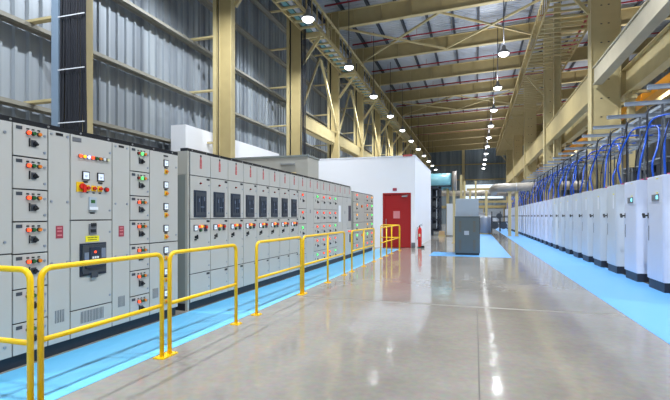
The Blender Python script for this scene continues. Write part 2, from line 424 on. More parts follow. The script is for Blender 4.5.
# walkways: left at -8.2..-7.3, right at 3.4..4.5
BAR = {}
def bar(name, key, dims, m):
    if (name, key) not in BAR:
        BAR[(name, key)] = MB().box(*dims).build(name, m); hidden.append(BAR[(name, key)])
    return BAR[(name, key)]
def addbar(p, parent, loc):
    c = p.copy(); COL.objects.link(c); c.parent = parent; c.location = loc
def walkway(xo, xi, z, y0, y1, side, k):
    """xo: column side, xi: hall side"""
    g = thing('crane_walkway', ORD[k]+' bay of the '+side+' high-level lattice walkway, counted from the near end', 'walkway', (0, y0, z), 0, side+' walkway bays')
    L = y1-y0-0.04
    MB().box(xi-0.03, 0, -0.09, xi+0.03, L, 0.09).build('side_beam', M['steel'], g)
    MB().box(xo-0.03, 0, -0.07, xo+0.03, L, 0.07).build('side_beam', M['steel'], g)
    MB().box(xi-0.045, 0, 1.02, xi+0.045, L, 1.14).build('top_rail', M['steel_hi'], g)
    n = 9 if side == 'left' else 10
    for i in range(n):
        y = L*(i+0.5)/n
        xe = xo
        if side == 'right' and any(abs(y0+y-(FR[q]+0.1)) < 0.4 for q in (0, 2, 4, 6, 8, 10)): xe = 4.62
        a, b_ = min(xe, xi)+0.03, max(xe, xi)-0.03
        addbar(bar('crossbar', (side, xe), (a, -0.05, -0.045, b_, 0.05, 0.045), M['steel_hi']), g, (0, y, 0))
        addbar(bar('baluster', side, (xi-0.025, -0.035, 0.09, xi+0.025, 0.035, 1.02), M['steel']), g, (0, y, 0))
    return g
for k in range(-1, 11):
    y0 = F0+BAY*k; y0c = max(y0, 1.4)
    walkway(-8.42, -7.5, 11.0, y0c, F0+BAY*(k+1), 'left', k+1)
    walkway(5.92, 3.42, 11.9, y0c, F0+BAY*(k+1), 'right', k+1)
# cable trays lying on the left walkway crossbars
for x, m_, nm in ((-8.15, 'teal', 'teal'), (-7.85, 'tray', 'pale galvanised')):
    s = MB(); s.box(x-0.11, 1.5, 11.052, x+0.11, 80, 11.066); s.box(x-0.11, 1.5, 11.066, x-0.10, 80, 11.13); s.box(x+0.10, 1.5, 11.066, x+0.11, 80, 11.13)
    tag(s.build('cable_tray', M[m_]), nm+' cable tray running along the left high-level walkway', 'cable tray')
# knee brackets carrying the left walkway
def knee(side):
    c = thing('walkway_bracket', '', 'bracket', (0,0,0), 0, side+' walkway brackets')
    d = 1 if side == 'left' else -1
    s = MB(); s.obox((0.02*d, 0, -0.10), (1.15*d, 0, -0.10), 0.14, 0.16); s.build('top_arm', M['steel_hi'], c)
    s = MB(); s.obox((0.02*d, 0, -1.5), (1.0*d, 0, -0.2), 0.12, 0.14); s.build('diagonal_strut', M['steel_hi'], c)
    return c
kl = knee('left'); kr = knee('right')
for k in range(12):
    c = kl if k == 0 else copy_tree(kl); c.location = (-8.5, FR[k], 10.80)
    c['label'] = 'walkway bracket on the '+ORD[k]+' left wall column'
for i, k in enumerate((2, 4, 6, 8, 10)):
    c = kr if i == 0 else copy_tree(kr); c.location = (4.66, FR[k]+0.1, 11.70)
    c['label'] = 'walkway bracket on the '+ORD[i]+' wide column on the right'
# long diagonals between left columns (vertical bracing, from frame 3 on)
for k in range(2, 6):
    y = FR[k]
    s = MB(); s.obox((-8.6, y+BAY*0.5, 10.7), (-8.6, y+BAY-0.25, 7.1), 0.13, 0.13)
    tag(s.build('vertical_brace', M['steel_hi']), 'steep brace coming down to the near side of the '+ORD[k+1]+' left column', 'brace', 'vertical braces on the left')
    s = MB(); s.obox((-8.6, y+BAY*0.5-0.2, 10.7), (-8.6, y+0.3, 7.1), 0.10, 0.10)
    tag(s.build('vertical_brace', M['steel_hi']), 'thinner steep brace coming down to the far side of the '+ORD[k]+' left column', 'brace', 'vertical braces on the left')
# left crane runway beams
for k in range(2, 8):
    s = MB(); y0 = FR[k]+0.22; y1 = FR[k+1]-0.22; x = -8.95
    s.box(x-0.02, y0, 6.25, x+0.02, y1, 7.0); s.box(x-0.17, y0, 6.22, x+0.17, y1, 6.25); s.box(x-0.17, y0, 7.0, x+0.17, y1, 7.03)
    s.box(-8.76, y0, 6.3, -8.74, y1, 6.95)
    tag(s.build('crane_beam', M['steel_hi']), 'pale beige crane beam between the '+ORD[k]+' and '+ORD[k+1]+' left columns', 'crane beam', 'crane beams on the left')
# right crane beams: inner (pale), outer deep girder, orange crane bridge rail
def beam_y(name, x, z0, z1, w, y0, y1, m, label, cat, grp=None):
    s = MB(); s.box(x-0.02, y0, z0+0.03, x+0.02, y1, z1-0.03); s.box(x-w/2, y0, z0, x+w/2, y1, z0+0.03); s.box(x-w/2, y0, z1-0.03, x+w/2, y1, z1)
    n = 1
    for i in range(n+1):
        y = y0+0.02+(y1-y0-0.04)*i/n; s.box(x-w/2+0.02, y-0.01, z0+0.03, x+w/2-0.02, y+0.01, z1-0.03)
    return tag(s.build(name, m), label, cat, grp)
rf = [FR[0]-BAY*0.9, FR[2], FR[4], FR[6], FR[8], FR[10]]
for i in range(5):
    y0, y1 = rf[i], rf[i+1]
    s = MB(); e0, e1 = y0+0.45, y1-0.25; zb = 7.03 if i == 0 else 6.5; s.box(4.75, e0, zb+0.05, 4.95, e1, 7.72); s.box(4.70, e0, zb, 5.05, e1, zb+0.05); s.box(4.70, e0, 7.72, 5.05, e1, 7.77)
    tag(s.build('runway_beam', M['beam_grey'] if i == 0 else M['steel']), ['pale grey-beige runway beam sloping out of the picture at top right', 'runway beam between the nearest two wide columns on the right'][i] if i < 2 else ORD[i]+' runway beam on the hall face of the right columns', 'crane beam', 'inner runway beams on the right')
    beam_y('plate_girder', 5.98, 6.5, 7.6, 0.35, y0+0.05, y1-0.05, M['steel_hi'], ORD[i]+' deep beige girder behind the inner runway beam on the right', 'crane beam', 'outer plate girders on the right')
    s = MB(); s.box(6.55, y0+0.05, 6.28, 6.95, y1-0.05, 6.6)
    cg = s.build('crane_girder', M['orange'])
    for yb in (y0+1.0, (y0+y1)/2, y1-1.0): MB().box(5.9, yb-0.08, 6.40, 6.56, yb+0.08, 6.50).build('hanger_arm', M['steel'], cg)
    tag(cg, ORD[i]+' orange crane girder length seen under the beige girder', 'crane beam', 'orange girders')
# small yellow post under the deep girder
s = MB(); s.box(-0.12, -0.12, 0, 0.12, 0.12, 3.0); s.box(-0.17, -0.17, 2.75, 0.17, 0.17, 2.9)
o = s.build('stub_post', M['steel_hi']); o.location = (5.98, 20.7, 3.5)
tag(o, 'short yellow-beige stub post hanging under the deep girder beside the wide column', 'post')
# second line of columns in the right-hand bay
for i, k in enumerate((1, 3, 5, 7)):
    s = MB(); s.box(-0.25, -0.02, 0, 0.25, 0.02, 15.4); s.box(-0.27, -0.2, 0, -0.25, 0.2, 15.4); s.box(0.25, -0.2, 0, 0.27, 0.2, 15.4)
    o = s.build('bay_column', M['steel']); o.location = (11.5, FR[k], 0)
    tag(o, ORD[i]+' thin beige column in the bay beyond the drive cabinets', 'column', 'columns of the right-hand bay')
for y0, y1 in ((F0, YB-1),):
    beam_y('eaves_beam', 11.5, 9.0, 9.9, 0.3, y0, y1, M['steel'], 'long beige beam across the bay beyond the drive cabinets', 'beam')
# red diagonal pipe near right walkway
s = MB(); s.tube([(6.1, 22.5, 14.6), (6.1, 26, 12.9), (6.1, 34, 12.8)], 0.07, 8)
tag(s.build('fire_pipe', M['pipe_red']), 'red fire pipe angling down behind the right walkway near the wide column', 'pipe')

# ------------------------------------------------------------------ lamps
def lamp_proto():
    c = thing('high_bay_light', '', 'lamp', (0,0,0), 0, 'high bay lamps')
    MB().lathe([(0.27, 0.0), (0.30, 0.02), (0.26, 0.12), (0.12, 0.26), (0.10, 0.42), (0.05, 0.46)], 20).build('reflector', M['lamp_body'], c)
    MB().lathe([(0.03, -0.16), (0.12, -0.145), (0.20, -0.10), (0.255, -0.04), (0.27, -0.002)], 24).build('lens', M['lens'], c)
    return c
LP = lamp_proto(); first = True
LY = [19.3+6.85*k for k in range(11)]
def place_lamp(x, y, z, label, group):
    global first
    c = LP if first else copy_tree(LP)
    first = False
    c.location = (x, y, z); c['label'] = label; c['group'] = group
    top = roofz(x)-0.3 if x > -5 else 11.0
    MB().cyl((0, 0, 0.44), (0, 0, top-z), 0.022, 8).build('hanger_rod', M['black_cable'], c)
def light(x, y, z, e=1.0, tilt=0):
    d = bpy.data.lights.new('lamp_light', 'SPOT'); d.energy = 2150*e; d.spot_size = math.radians(150); d.spot_blend = 0.9
    d.shadow_soft_size = 0.12; d.color = (0.90, 0.95, 1.0)
    o = bpy.data.objects.new('lamp_light', d); COL.objects.link(o); o.location = (x, y, z-0.2); o.rotation_euler = (0, math.radians(tilt), 0)
    if tilt: d.spot_size = math.radians(125)
def uplight(x, y, z, e=1.0):
    # upward fill added to brighten the roof; the housings are closed on top
    d = bpy.data.lights.new('added_uplight', 'SPOT'); d.energy = 430*e; d.spot_size = math.radians(155); d.spot_blend = 0.8
    d.shadow_soft_size = 0.2; d.color = (0.95, 0.96, 1.0)
    o = bpy.data.objects.new('added_uplight', d); COL.objects.link(o); o.location = (x, y, z+0.5); o.rotation_euler = (PI, 0, 0)
for k, y in enumerate(LY):
    uplight(1.45, y, 10.45)
    place_lamp(1.5, y, 10.45, 'bright round lamp, '+ORD[k]+' from the near end of the middle row of lamps', 'middle row of lamps')
    light(1.5, y, 10.45)
    place_lamp(-7.2, y-0.4, 10.45, 'bright round lamp, '+ORD[k]+' from the near end under the left walkway', 'left row of lamps')
    light(-7.2, y-0.4, 10.45, 1.0, 14)
# the rows go on overhead and behind the camera, and in the bay to the right (fixtures out of frame)
for y in (12.45, 5.6, -1.25):
    light(1.5, y, 10.45); light(-7.2, y-0.4, 10.45, 1.0, 14); uplight(1.45, y, 10.45)
for y in (5.6, 19.3, 33.0, 46.7, 60.4): light(10.0, y, 10.45, 1.3); uplight(10.0, y, 10.45, 1.3)

# ------------------------------------------------------------------ switchgear helpers (front faces local +X, origin at front foot centre-line)
def make_lamp_proto(name, m, d=0.036):
    s = MB(); s.cyl((0.0, 0, 0), (0.012, 0, 0), d*0.62, 14, 1); s.cyl((0.012, 0, 0), (0.03, 0, 0), d*0.5, 14, 0)
    o = s.build(name, [m, M['black']]); return o
PRO = {}
def proto(key, builder):
    if key not in PRO:
        o = builder(); PRO[key] = o; hidden.append(o)
    return PRO[key]
def put(key, builder, parent, loc, name=None):
    p = proto(key, builder); c = p.copy(); COL.objects.link(c); c.parent = parent; c.location = loc
    if name: c.name = name
    return c
def ind(parent, col, loc, big=1.0):
    return put('ind_%s_%s' % (col, big), lambda: make_lamp_proto('indicator_lamp', M[col], 0.046*big), parent, loc, 'indicator_lamp')
def b_rot():
    s = MB(); s.box(0, -0.03, -0.034, 0.006, 0.025, 0.038, 1); s.cyl((0.006, 0.01, 0), (0.018, 0.01, 0), 0.026, 16); s.obox((0.024, -0.012, 0.007), (0.024, 0.035, -0.007), 0.014, 0.02)
    s.box(0.0, -0.055, -0.035, 0.012, -0.045, 0.05)
    return s.build('rotary_switch', [M['black'], M['dark']])
def b_plate(w, h, m):
    def f():
        return MB().box(0, -w/2, -h/2, 0.003, w/2, h/2).build('nameplate', M[m])
    return f
def b_latch():
    return MB().cyl((0, 0, 0), (0.008, 0, 0), 0.014, 10).build('latch', M['chrome'])
def b_meter():
    s = MB(); s.box(0, -0.052, -0.052, 0.012, 0.052, 0.052, 1, bev=0.003); s.box(0.012, -0.040, -0.040, 0.014, 0.040, 0.040, 0)
    s.box(0.014, -0.018, -0.002, 0.015, 0.020, 0.002, 1); s.box(0.014, -0.018, -0.016, 0.015, 0.012, -0.012, 1)
    return s.build('meter', [M['meter'], M['black']])
def b_sel(m1, m2):
    def f():
        s = MB(); s.box(0, -0.034, -0.034, 0.005, 0.034, 0.034, 1); s.cyl((0.005, 0, 0), (0.03, 0, 0), 0.02, 12); s.obox((0.034, -0.022, 0), (0.034, 0.022, 0), 0.012, 0.012)
        return s.build('selector_switch', [M[m1], M[m2]])
    return f
def b_louver():
    s = MB()
    for i in range(6): s.box(0, -0.055+i*0.021, -0.07, 0.002, -0.055+i*0.021+0.009, 0.07)
    return s.build('vent_slots', M['tray_dark'])
def b_warn():
    s = MB(); s.box(0, -0.045, -0.07, 0.003, 0.045, 0.07, 0)
    for z in (0.045, 0.01, -0.035): s.box(0.003, -0.03, z-0.008, 0.0036, 0.03, z+0.008, 1)
    return s.build('warning_label', [M['maroon'], M['pink']])
def cabinet_body(parent, w, h, d, y0=0.0, m='panel', plinth=0.13):
    s = MB(); s.box(-d, 0.004, plinth, -0.006, w-0.004, h, 0); s.box(-0.006, 0.004, plinth, 0.0, w-0.004, h, 1)
    s.build('body', [M[m], M['gasket']], parent)
    MB().box(-d+0.02, 0.0, 0.0, -0.03, w, plinth).build('plinth', M['plinth'], parent)
def door(parent, w, h, z0, y0, y1, name='door', m='panel', gap=0.007):
    s = MB(); s.box(0, gap-(y1-y0)/2, gap, 0.018, (y1-y0)/2-gap, h-gap, 0, bev=0.004)
    return s.build(name, M[m], parent, (0, (y0+y1)/2, z0))
XF = 0.0185
ROW1 = -4.45

# --- row 1
H1 = 2.5
def unit1(y0, y1, label):
    return thing('switchgear_cabinet', label, 'electrical cabinet', (ROW1, y0+0.035, 0), 0, 'near switchgear cabinets')
def drawer(parent, w, z0, h, lamps, yc):
    d = door(parent, w, h, z0, yc-w/2, yc+w/2, 'drawer_front')
    k = w/0.38
    put('npl', b_plate(0.065, 0.035, 'dark'), d, (XF, -0.125*k, h-0.045), 'nameplate')
    for i, (c, yy) in enumerate(zip(lamps, (-0.035, 0.022, 0.085))):
        ind(d, c, (XF, yy*k, h-0.085), 0.8)
        put('tl', b_plate(0.03, 0.014, 'black'), d, (XF, yy*k, h-0.045), 'lamp_label')
    put('rot', b_rot, d, (XF, 0.03*k, h-0.19), 'rotary_switch')
    put('lat', b_latch, d, (XF, 0.15*k, h-0.09), 'latch'); put('lat', b_latch, d, (XF, 0.15*k, 0.07), 'latch')
    return d
# unit a: nearest, plain doors
u = unit1(2.62, 3.28, 'plain grey cabinet at the left edge of the picture with two tall doors')
cabinet_body(u, 0.66, H1, 0.62)
for z0, z1 in ((0.13, 1.17), (1.17, H1)):
    d = door(u, 0.66, z1-z0, z0, 0, 0.66)
    for zz in (0.12, z1-z0-0.12): put('lat', b_latch, d, (XF, 0.25, zz), 'latch')
    if z0 < 1: put('lou', b_louver, d, (XF, 0.05, 0.45), 'vent_slots')
# unit b: drawers
dz = [0.13, 0.455, 0.80, 1.16, 1.49, 1.825, 2.16, H1]
u = unit1(3.28, 3.67, 'grey cabinet of seven stacked drawers with red green and amber lamps, nearest the left edge')
cabinet_body(u, 0.39, H1, 0.62)
for z0, z1 in zip(dz, dz[1:]): drawer(u, 0.39, z0, z1-z0, ('red_on', 'green_off', 'amber_off'), 0.195)
# unit c: cable chamber
u = unit1(3.67, 3.95, 'narrow plain grey cable cabinet between the nearest drawers and the big breaker door')
cabinet_body(u, 0.28, H1, 0.62)
d = door(u, 0.28, H1-0.13, 0.13, 0, 0.28)
put('npl2', b_plate(0.09, 0.03, 'black'), d, (XF, 0, 2.33), 'nameplate'); put('warn', b_warn, d, (XF, 0.0, 1.24), 'warning_label')
put('lou', b_louver, d, (XF, 0, 0.30), 'vent_slots')
for yy in (-0.1, 0.1):
    for zz in (2.32, 1.58, 0.9, 0.1): put('lat', b_latch, d, (XF, yy, zz), 'latch')
# unit d: air circuit breaker
def acb(parent, loc, w, h, name='air_breaker'):
    s = MB(); s.box(0, -w/2, -h/2, 0.012, w/2, h/2, 0, bev=0.003); s.box(0.012, -w/2+0.02, -h/2+0.03, 0.03, w/2-0.02, h/2-0.02, 1)
    s.box(0.03, -w*0.20, -h*0.02, 0.04, w*0.17, h/2-0.05, 0); s.box(0.03, w*0.23, h*0.02, 0.042, w*0.40, h*0.32, 2); s.box(0.03, -w*0.40, -h*0.10, 0.042, -w*0.25, h*0.22, 2)
    s.box(0.03, -w*0.36, -h*0.27, 0.05, w*0.36, -h*0.19, 0); s.box(0.012, -0.05, -h/2-0.03, 0.03, 0.05, -h/2+0.03, 1)
    b = s.build(name, [M['breaker'], M['dark'], M['bluegrey']], parent, loc)
    MB().cyl((0, 0, 0), (0.012, 0, 0), 0.012, 12).build('trip_button', M['red_on'], b, (0.04, -w*0.02, h*0.22))
    for q in range(3): MB().box(0, -0.012, -0.012, 0.006, 0.012, 0.012).build('breaker_button', M['white'], b, (0.04, -w*0.1+q*w*0.09, h*0.05))
    return b
u = unit1(3.95, 4.57, 'grey cabinet with large dark blue air breaker, yellow switches and two square meters')
cabinet_body(u, 0.62, H1, 0.62)
d = door(u, 0.62, H1-1.5, 1.5, 0, 0.62)
Z = lambda z: z-1.5
for i, c in enumerate(('red_on', 'amber_on', 'blue_on', 'red_on', 'green_off', 'amber_off', 'white', 'cream')):
    ind(d, c, (XF, -0.185+i*0.059, Z(2.255)), 0.75)
put('tw', b_plate(0.12, 0.05, 'display_grey'), d, (XF, -0.22, Z(2.44)), 'nameplate')
for yy in (-0.10, 0.12):
    put('met', b_meter, d, (XF, yy, Z(2.03)), 'meter'); put('ml', b_plate(0.07, 0.016, 'black'), d, (XF, yy, Z(1.955)), 'meter_label')
s = MB(); s.box(0, -0.06, -0.065, 0.006, 0.04, 0.05, 1); s.cyl((0.006, 0.01, 0), (0.035, 0.01, 0), 0.035, 14); s.box(0.02, 0.01, -0.07, 0.045, 0.045, 0.02, 0)
s.build('breaker_control_switch', [M['red_knob'], M['yellow_plate']], d, (XF, -0.17, Z(1.90)))
for i in range(3):
    put('selyr', b_sel('red_knob', 'yellow_plate'), d, (XF, -0.075+i*0.093, Z(1.885)), 'selector_switch'); put('tl', b_plate(0.03, 0.014, 'black'), d, (XF, -0.075+i*0.093, Z(1.83)), 'lamp_label')
s = MB(); s.cyl((0, 0, 0), (0.012, 0, 0), 0.032, 14, 1); s.cyl((0.012, 0, 0), (0.03, 0, 0), 0.024, 14, 0); s.build('push_button', [M['red_knob'], M['dark']], d, (XF, 0.21, Z(1.88)))
s = MB(); s.box(0, -0.055, -0.07, 0.012, 0.055, 0.06, 0, bev=0.003); s.box(0.012, -0.03, -0.015, 0.014, 0.03, 0.025, 1); s.box(0.012, -0.06, -0.095, 0.03, 0.06, -0.06, 2)
s.build('relay', [M['console_top'], M['green_off'], M['white']], d, (XF, 0.0, Z(1.72)))
put('ml', b_plate(0.07, 0.016, 'black'), d, (XF, 0, Z(1.585)), 'meter_label')
for zz in (0.85, 0.12): put('lat', b_latch, d, (XF, 0.27, zz), 'latch')
d = door(u, 0.62, 1.05, 0.45, 0, 0.62)
Z = lambda z: z-0.45
s = MB(); s.box(0, -0.055, -0.065, 0.015, 0.055, 0.065, 0, bev=0.004); s.box(0.015, -0.04, -0.04, 0.018, 0.04, 0.0, 1); s.box(0.015, -0.035, 0.035, 0.03, 0.035, 0.075, 1)
s.build('voltage_relay', [M['display_grey'], M['black']], d, (XF, 0.0, Z(1.39)))
s = MB(); s.box(0, -0.1, -0.035, 0.003, 0.1, 0.035, 0)
for zz, ww in ((0.014, 0.07), (-0.012, 0.06)):
    for q in range(7): s.box(0.003, -ww+q*ww*0.3, zz-0.006, 0.0035, -ww+q*ww*0.3+ww*0.2, zz+0.006, 1)
s.build('yellow_notice', [M['yellow_sign'], M['black']], d, (XF, 0.0, Z(1.275)))
acb(d, (XF, 0.01, Z(1.03)), 0.39, 0.39)
for zz in (0.9, 0.1): put('lat', b_latch, d, (XF, 0.27, zz), 'latch')
d = door(u, 0.62, 0.32, 0.13, 0, 0.62)
for yy in (-0.09, 0.02, 0.13): put('lou', b_louver, d, (XF, yy-0.02, 0.22), 'vent_slots')
# unit e: cable chamber 2
u = unit1(4.57, 4.88, 'narrow plain grey cable cabinet right of the big breaker door')
cabinet_body(u, 0.31, H1, 0.62)
d = door(u, 0.31, H1-0.13, 0.13, 0, 0.31)
put('npl2', b_plate(0.09, 0.03, 'black'), d, (XF, 0, 2.33), 'nameplate'); put('warn', b_warn, d, (XF, 0.0, 1.22), 'warning_label'); put('lou', b_louver, d, (XF, 0, 0.30), 'vent_slots')
for yy in (-0.1, 0.1):
    for zz in (2.32, 1.58, 0.9, 0.1): put('lat', b_latch, d, (XF, yy, zz), 'latch')
# unit f: drawers 2
u = unit1(4.88, 5.26, 'grey cabinet of seven stacked drawers, its top two with green lamps lit')
cabinet_body(u, 0.38, H1, 0.62)
for i, (z0, z1) in enumerate(zip(dz, dz[1:])):
    drawer(u, 0.38, z0, z1-z0, ('red_off', 'green_on', 'amber_off') if i >= 5 else ('red_on', 'green_off', 'amber_off'), 0.19)
# unit g: meters
u = unit1(5.26, 5.93, 'grey end cabinet with a column of small white meters over amber switches')
cabinet_body(u, 0.64, H1, 0.62)
for z0, z1 in ((0.13, 1.16), (1.16, H1)):
    d = door(u, 0.64, z1-z0, z0, 0, 0.64)
    for zz in (z1-z0-0.2, 0.1): put('lat', b_latch, d, (XF, 0.27, zz), 'latch')
    for q in range(7):
        z = 2.34-q*0.325
        if z0+0.15 < z < z1:
            put('met', b_meter, d, (XF, 0.03, z-z0), 'meter'); put('ml', b_plate(0.07, 0.016, 'black'), d, (XF, 0.03, z-z0-0.07), 'meter_label')
            put('selam', b_sel('amber_off', 'yellow_plate'), d, (XF, 0.035, z-z0-0.125), 'selector_switch')
    if z0 < 1:
        for yy in (-0.2, -0.05): put('lou', b_louver, d, (XF, yy, 0.30), 'vent_slots')
    else: put('ml2', b_plate(0.1, 0.02, 'black'), d, (XF, 0.03, 1.29), 'nameplate')
# top cable channel of row 1 (black, with bolts)
s = MB(); s.box(-4.62, 2.62, H1, -4.47, 5.98, H1+0.055)
for i in range(8): s.cyl((-4.47, 2.9+i*0.42, H1+0.028), (-4.462, 2.9+i*0.42, H1+0.028), 0.012, 8, 1)
tag(s.build('top_channel', [M['black'], M['metal']]), 'black bolted channel along the top of the nearest switchgear', 'channel')

# --- row 2: eight breaker panels + motor control columns
H2 = 2.61; R2Y = 6.25; W2 = 0.585
def panel2(label, idx):
    return thing('breaker_panel', label, 'electrical cabinet', (ROW1, R2Y+W2*idx, 0), 0, 'breaker panels of the middle row')
def sticker(parent, loc):
    s = MB(); s.box(0, -0.028, -0.12, 0.003, 0.028, 0.03, 0); s.box(0, -0.016, 0.03, 0.003, 0.016, 0.075, 0); s.box(0, -0.02, 0.075, 0.004, 0.02, 0.11, 1)
    for zz in (-0.09, -0.04): s.box(0.003, -0.02, zz-0.006, 0.0035, 0.02, zz+0.006, 2)
    return s.build('warning_sticker', [M['pinkred'], M['black'], M['pink']])
def build_breaker_panel():
    u = panel2('', 0)
    cabinet_body(u, W2, H2, 0.66, m='panel')
    d = door(u, W2, H2-2.22, 2.22, 0, W2, 'top_cover')
    put('stk', lambda: sticker(None, None), d, (XF, 0.0, 0.25), 'warning_sticker')
    d = door(u, W2, 0.72, 1.50, 0, W2, 'door')
    s = MB(); w, h = 0.36, 0.45
    s.box(0, -w/2, -h/2, 0.010, w/2, h/2, 0, bev=0.003); s.box(0.010, -w/2+0.03, -h/2+0.03, 0.02, w/2-0.03, h/2-0.03, 1)
    for a in (-0.10, 0.0, 0.08): s.box(0.02, a, -0.14, 0.027, a+0.05, 0.13, 0)
    s.box(0.027, -0.07, 0.03, 0.03, -0.05, 0.09, 2); s.box(0.027, -0.02, -0.06, 0.03, 0.08, -0.045, 2); s.box(0.027, 0.08, 0.05, 0.03, 0.10, 0.12, 2)
    b = s.build('breaker_window', [M['breaker'], M['dark'], M['bluegrey']], d, (XF, -0.02, 0.255))
    ind(d, 'red_off', (XF, -0.02, 0.60), 0.6)
    put('npl3', b_plate(0.09, 0.035, 'black'), d, (XF, 0.215, 0.68), 'nameplate')
    for zz in (0.58, 0.1): put('lat', b_latch, d, (XF, 0.24, zz), 'latch')
    d = door(u, W2, 0.905, 0.595, 0, W2, 'control_door')
    Z = lambda z: z-0.595
    put('met', b_meter, d, (XF, -0.15, Z(1.35)), 'meter')
    ind(d, 'red_on', (XF, -0.05, Z(1.375)), 0.8); ind(d, 'amber_on', (XF, 0.0, Z(1.375)), 0.8); ind(d, 'amber_off', (XF, 0.05, Z(1.375)), 0.8)
    ind(d, 'green_off', (XF, -0.02, Z(1.31))); 
    s = MB(); s.box(0, -0.035, -0.06, 0.02, 0.035, 0.05, 1); s.cyl((0.02, 0, 0.01), (0.04, 0, 0.01), 0.026, 12, 0); s.build('stop_button', [M['red_knob'], M['dark']], d, (XF, 0.135, Z(1.35)))
    s = MB(); s.cyl((0, 0, 0), (0.03, 0, 0), 0.024, 12); s.obox((0.04, 0, -0.03), (0.04, 0, 0.04), 0.02, 0.02); s.box(0, -0.03, -0.055, 0.01, 0.02, -0.03); s.build('key_switch', M['black'], d, (XF, -0.15, Z(1.20)))
    put('npl3', b_plate(0.09, 0.035, 'black'), d, (XF, 0.215, 0.865), 'nameplate')
    for zz in (0.5, 0.35, 0.1): put('lat', b_latch, d, (XF, 0.24, zz), 'latch')
    d = door(u, W2, 0.465, 0.13, 0, W2, 'lower_door')
    put('npl3', b_plate(0.09, 0.035, 'black'), d, (XF, 0.215, 0.425), 'nameplate')
    for zz in (0.35, 0.2): put('lat', b_latch, d, (XF, 0.24, zz), 'latch')
    return u
bp0 = build_breaker_panel()
for i in range(8):
    u = bp0 if i == 0 else copy_tree(bp0)
    u.location = (ROW1, R2Y+W2*i, 0)
    u['label'] = ('grey breaker panel at the near end of the taller middle row' if i == 0 else ORD[i]+' grey breaker panel with a dark window from the near end, middle row')
# side sheet of the first panel, lower part coloured darker for the gap's shade
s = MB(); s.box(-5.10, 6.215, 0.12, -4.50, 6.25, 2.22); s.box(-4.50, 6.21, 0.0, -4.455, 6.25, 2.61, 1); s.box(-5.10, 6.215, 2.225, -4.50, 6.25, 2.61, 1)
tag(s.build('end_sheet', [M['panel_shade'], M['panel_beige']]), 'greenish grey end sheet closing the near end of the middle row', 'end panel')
# MCC
MD = [0.13, 0.52, 0.93, 1.34, 1.75, 2.22]
def mcc(idx, kind, label):
    u = thing('motor_control_cabinet', label, 'electrical cabinet', (ROW1, R2Y+W2*idx, 0), 0, 'motor control cabinets of the middle row')
    cabinet_body(u, W2, H2, 0.66)
    d = door(u, W2, H2-2.22, 2.22, 0, W2, 'top_cover')
    put('stk', lambda: sticker(None, None), d, (XF, 0.0, 0.25), 'warning_sticker')
    if kind[0] in 'DE':
        pat = kind[1:]
        for r, (z0, z1) in enumerate(zip(MD, MD[1:])):
            c = pat[r]
            w = W2
            dd = door(u, w, z1-z0, z0, 0, w, 'drawer_front')
            ind(dd, {'r': 'red_on', 'g': 'green_on', 'a': 'amber_on'}[c], (XF, -0.03, z1-z0-0.10), 1.15)
            put('npl4', b_plate(0.05, 0.10, 'tray_dark'), dd, (XF, 0.07, z1-z0-0.11), 'nameplate')
            put('rot', b_rot, dd, (XF, 0.06, z1-z0-0.26), 'rotary_switch')
            s = put('npl5', b_plate(0.03, 0.06, 'black'), dd, (XF, -0.15, z1-z0-0.22), 'handle')
            put('lat', b_latch, dd, (XF, 0.24, z1-z0-0.1), 'latch')
    elif kind == 'P':
        d = door(u, W2, 2.09, 0.13, 0, W2)
        put('npl4', b_plate(0.05, 0.10, 'tray_dark'), d, (XF, 0.0, 1.55), 'nameplate')
        for zz in (0.3, 1.1, 1.95): put('lat', b_latch, d, (XF, 0.24, zz), 'latch')
    elif kind == 'W':
        d = door(u, W2, 2.09, 0.13, 0, W2)
        MB().box(0, -0.13, -0.28, 0.003, 0.13, 0.28).build('white_notice', M['white'], d, (XF, -0.05, 1.50))
    elif kind == 'B':
        d = door(u, W2, 1.12, 1.10, 0, W2)
        MB().box(0, -0.16, -0.28, 0.01, 0.16, 0.28).build('dark_window', M['breaker'], d, (XF, 0.05, 0.55))
        d = door(u, W2, 0.97, 0.13, 0, W2, 'lower_door')
        for yy in (-0.1, 0.1): ind(d, 'red_on', (XF, yy, 0.86), 1.2)
        MB().box(0, -0.06, -0.15, 0.02, 0.06, 0.15).build('black_handle', M['black'], d, (XF, 0.08, 0.6))
specs = [(8, 'Drrgrr', 'grey drawer cabinet directly after the last dark breaker window'),
         (9, 'P', 'plain grey cabinet between the first two drawer stacks of the middle row'),
         (10, 'Dgrrrg', 'grey drawer cabinet, second stack of the middle row, green lamp lit at top'),
         (11, 'Drrrrr', 'grey drawer cabinet, third stack of the middle row, all lamps red'),
         (12, 'Drrrrr', 'grey drawer cabinet, fourth stack of the middle row'),
         (13, 'Dgrgrg', 'grey drawer cabinet, fifth and last stack of the middle row'),
         (14, 'W', 'grey cabinet with a tall white notice on its door'),
         (15, 'P', 'plain grey cabinet beside the one with the white notice'),
         (16, 'B', 'last grey cabinet of the middle row with a narrow dark window')]
for sp in specs: mcc(*sp)
yend = R2Y+W2*17
s = MB(); s.box(-4.60, R2Y-0.03, H2, -4.47, yend, H2+0.05)
for i in range(24): s.cyl((-4.47, R2Y+0.1+i*0.42, H2+0.025), (-4.462, R2Y+0.1+i*0.42, H2+0.025), 0.010, 8, 1)
tag(s.build('top_channel', [M['black'], M['metal']]), 'black bolted channel along the top of the middle switchgear row', 'channel')

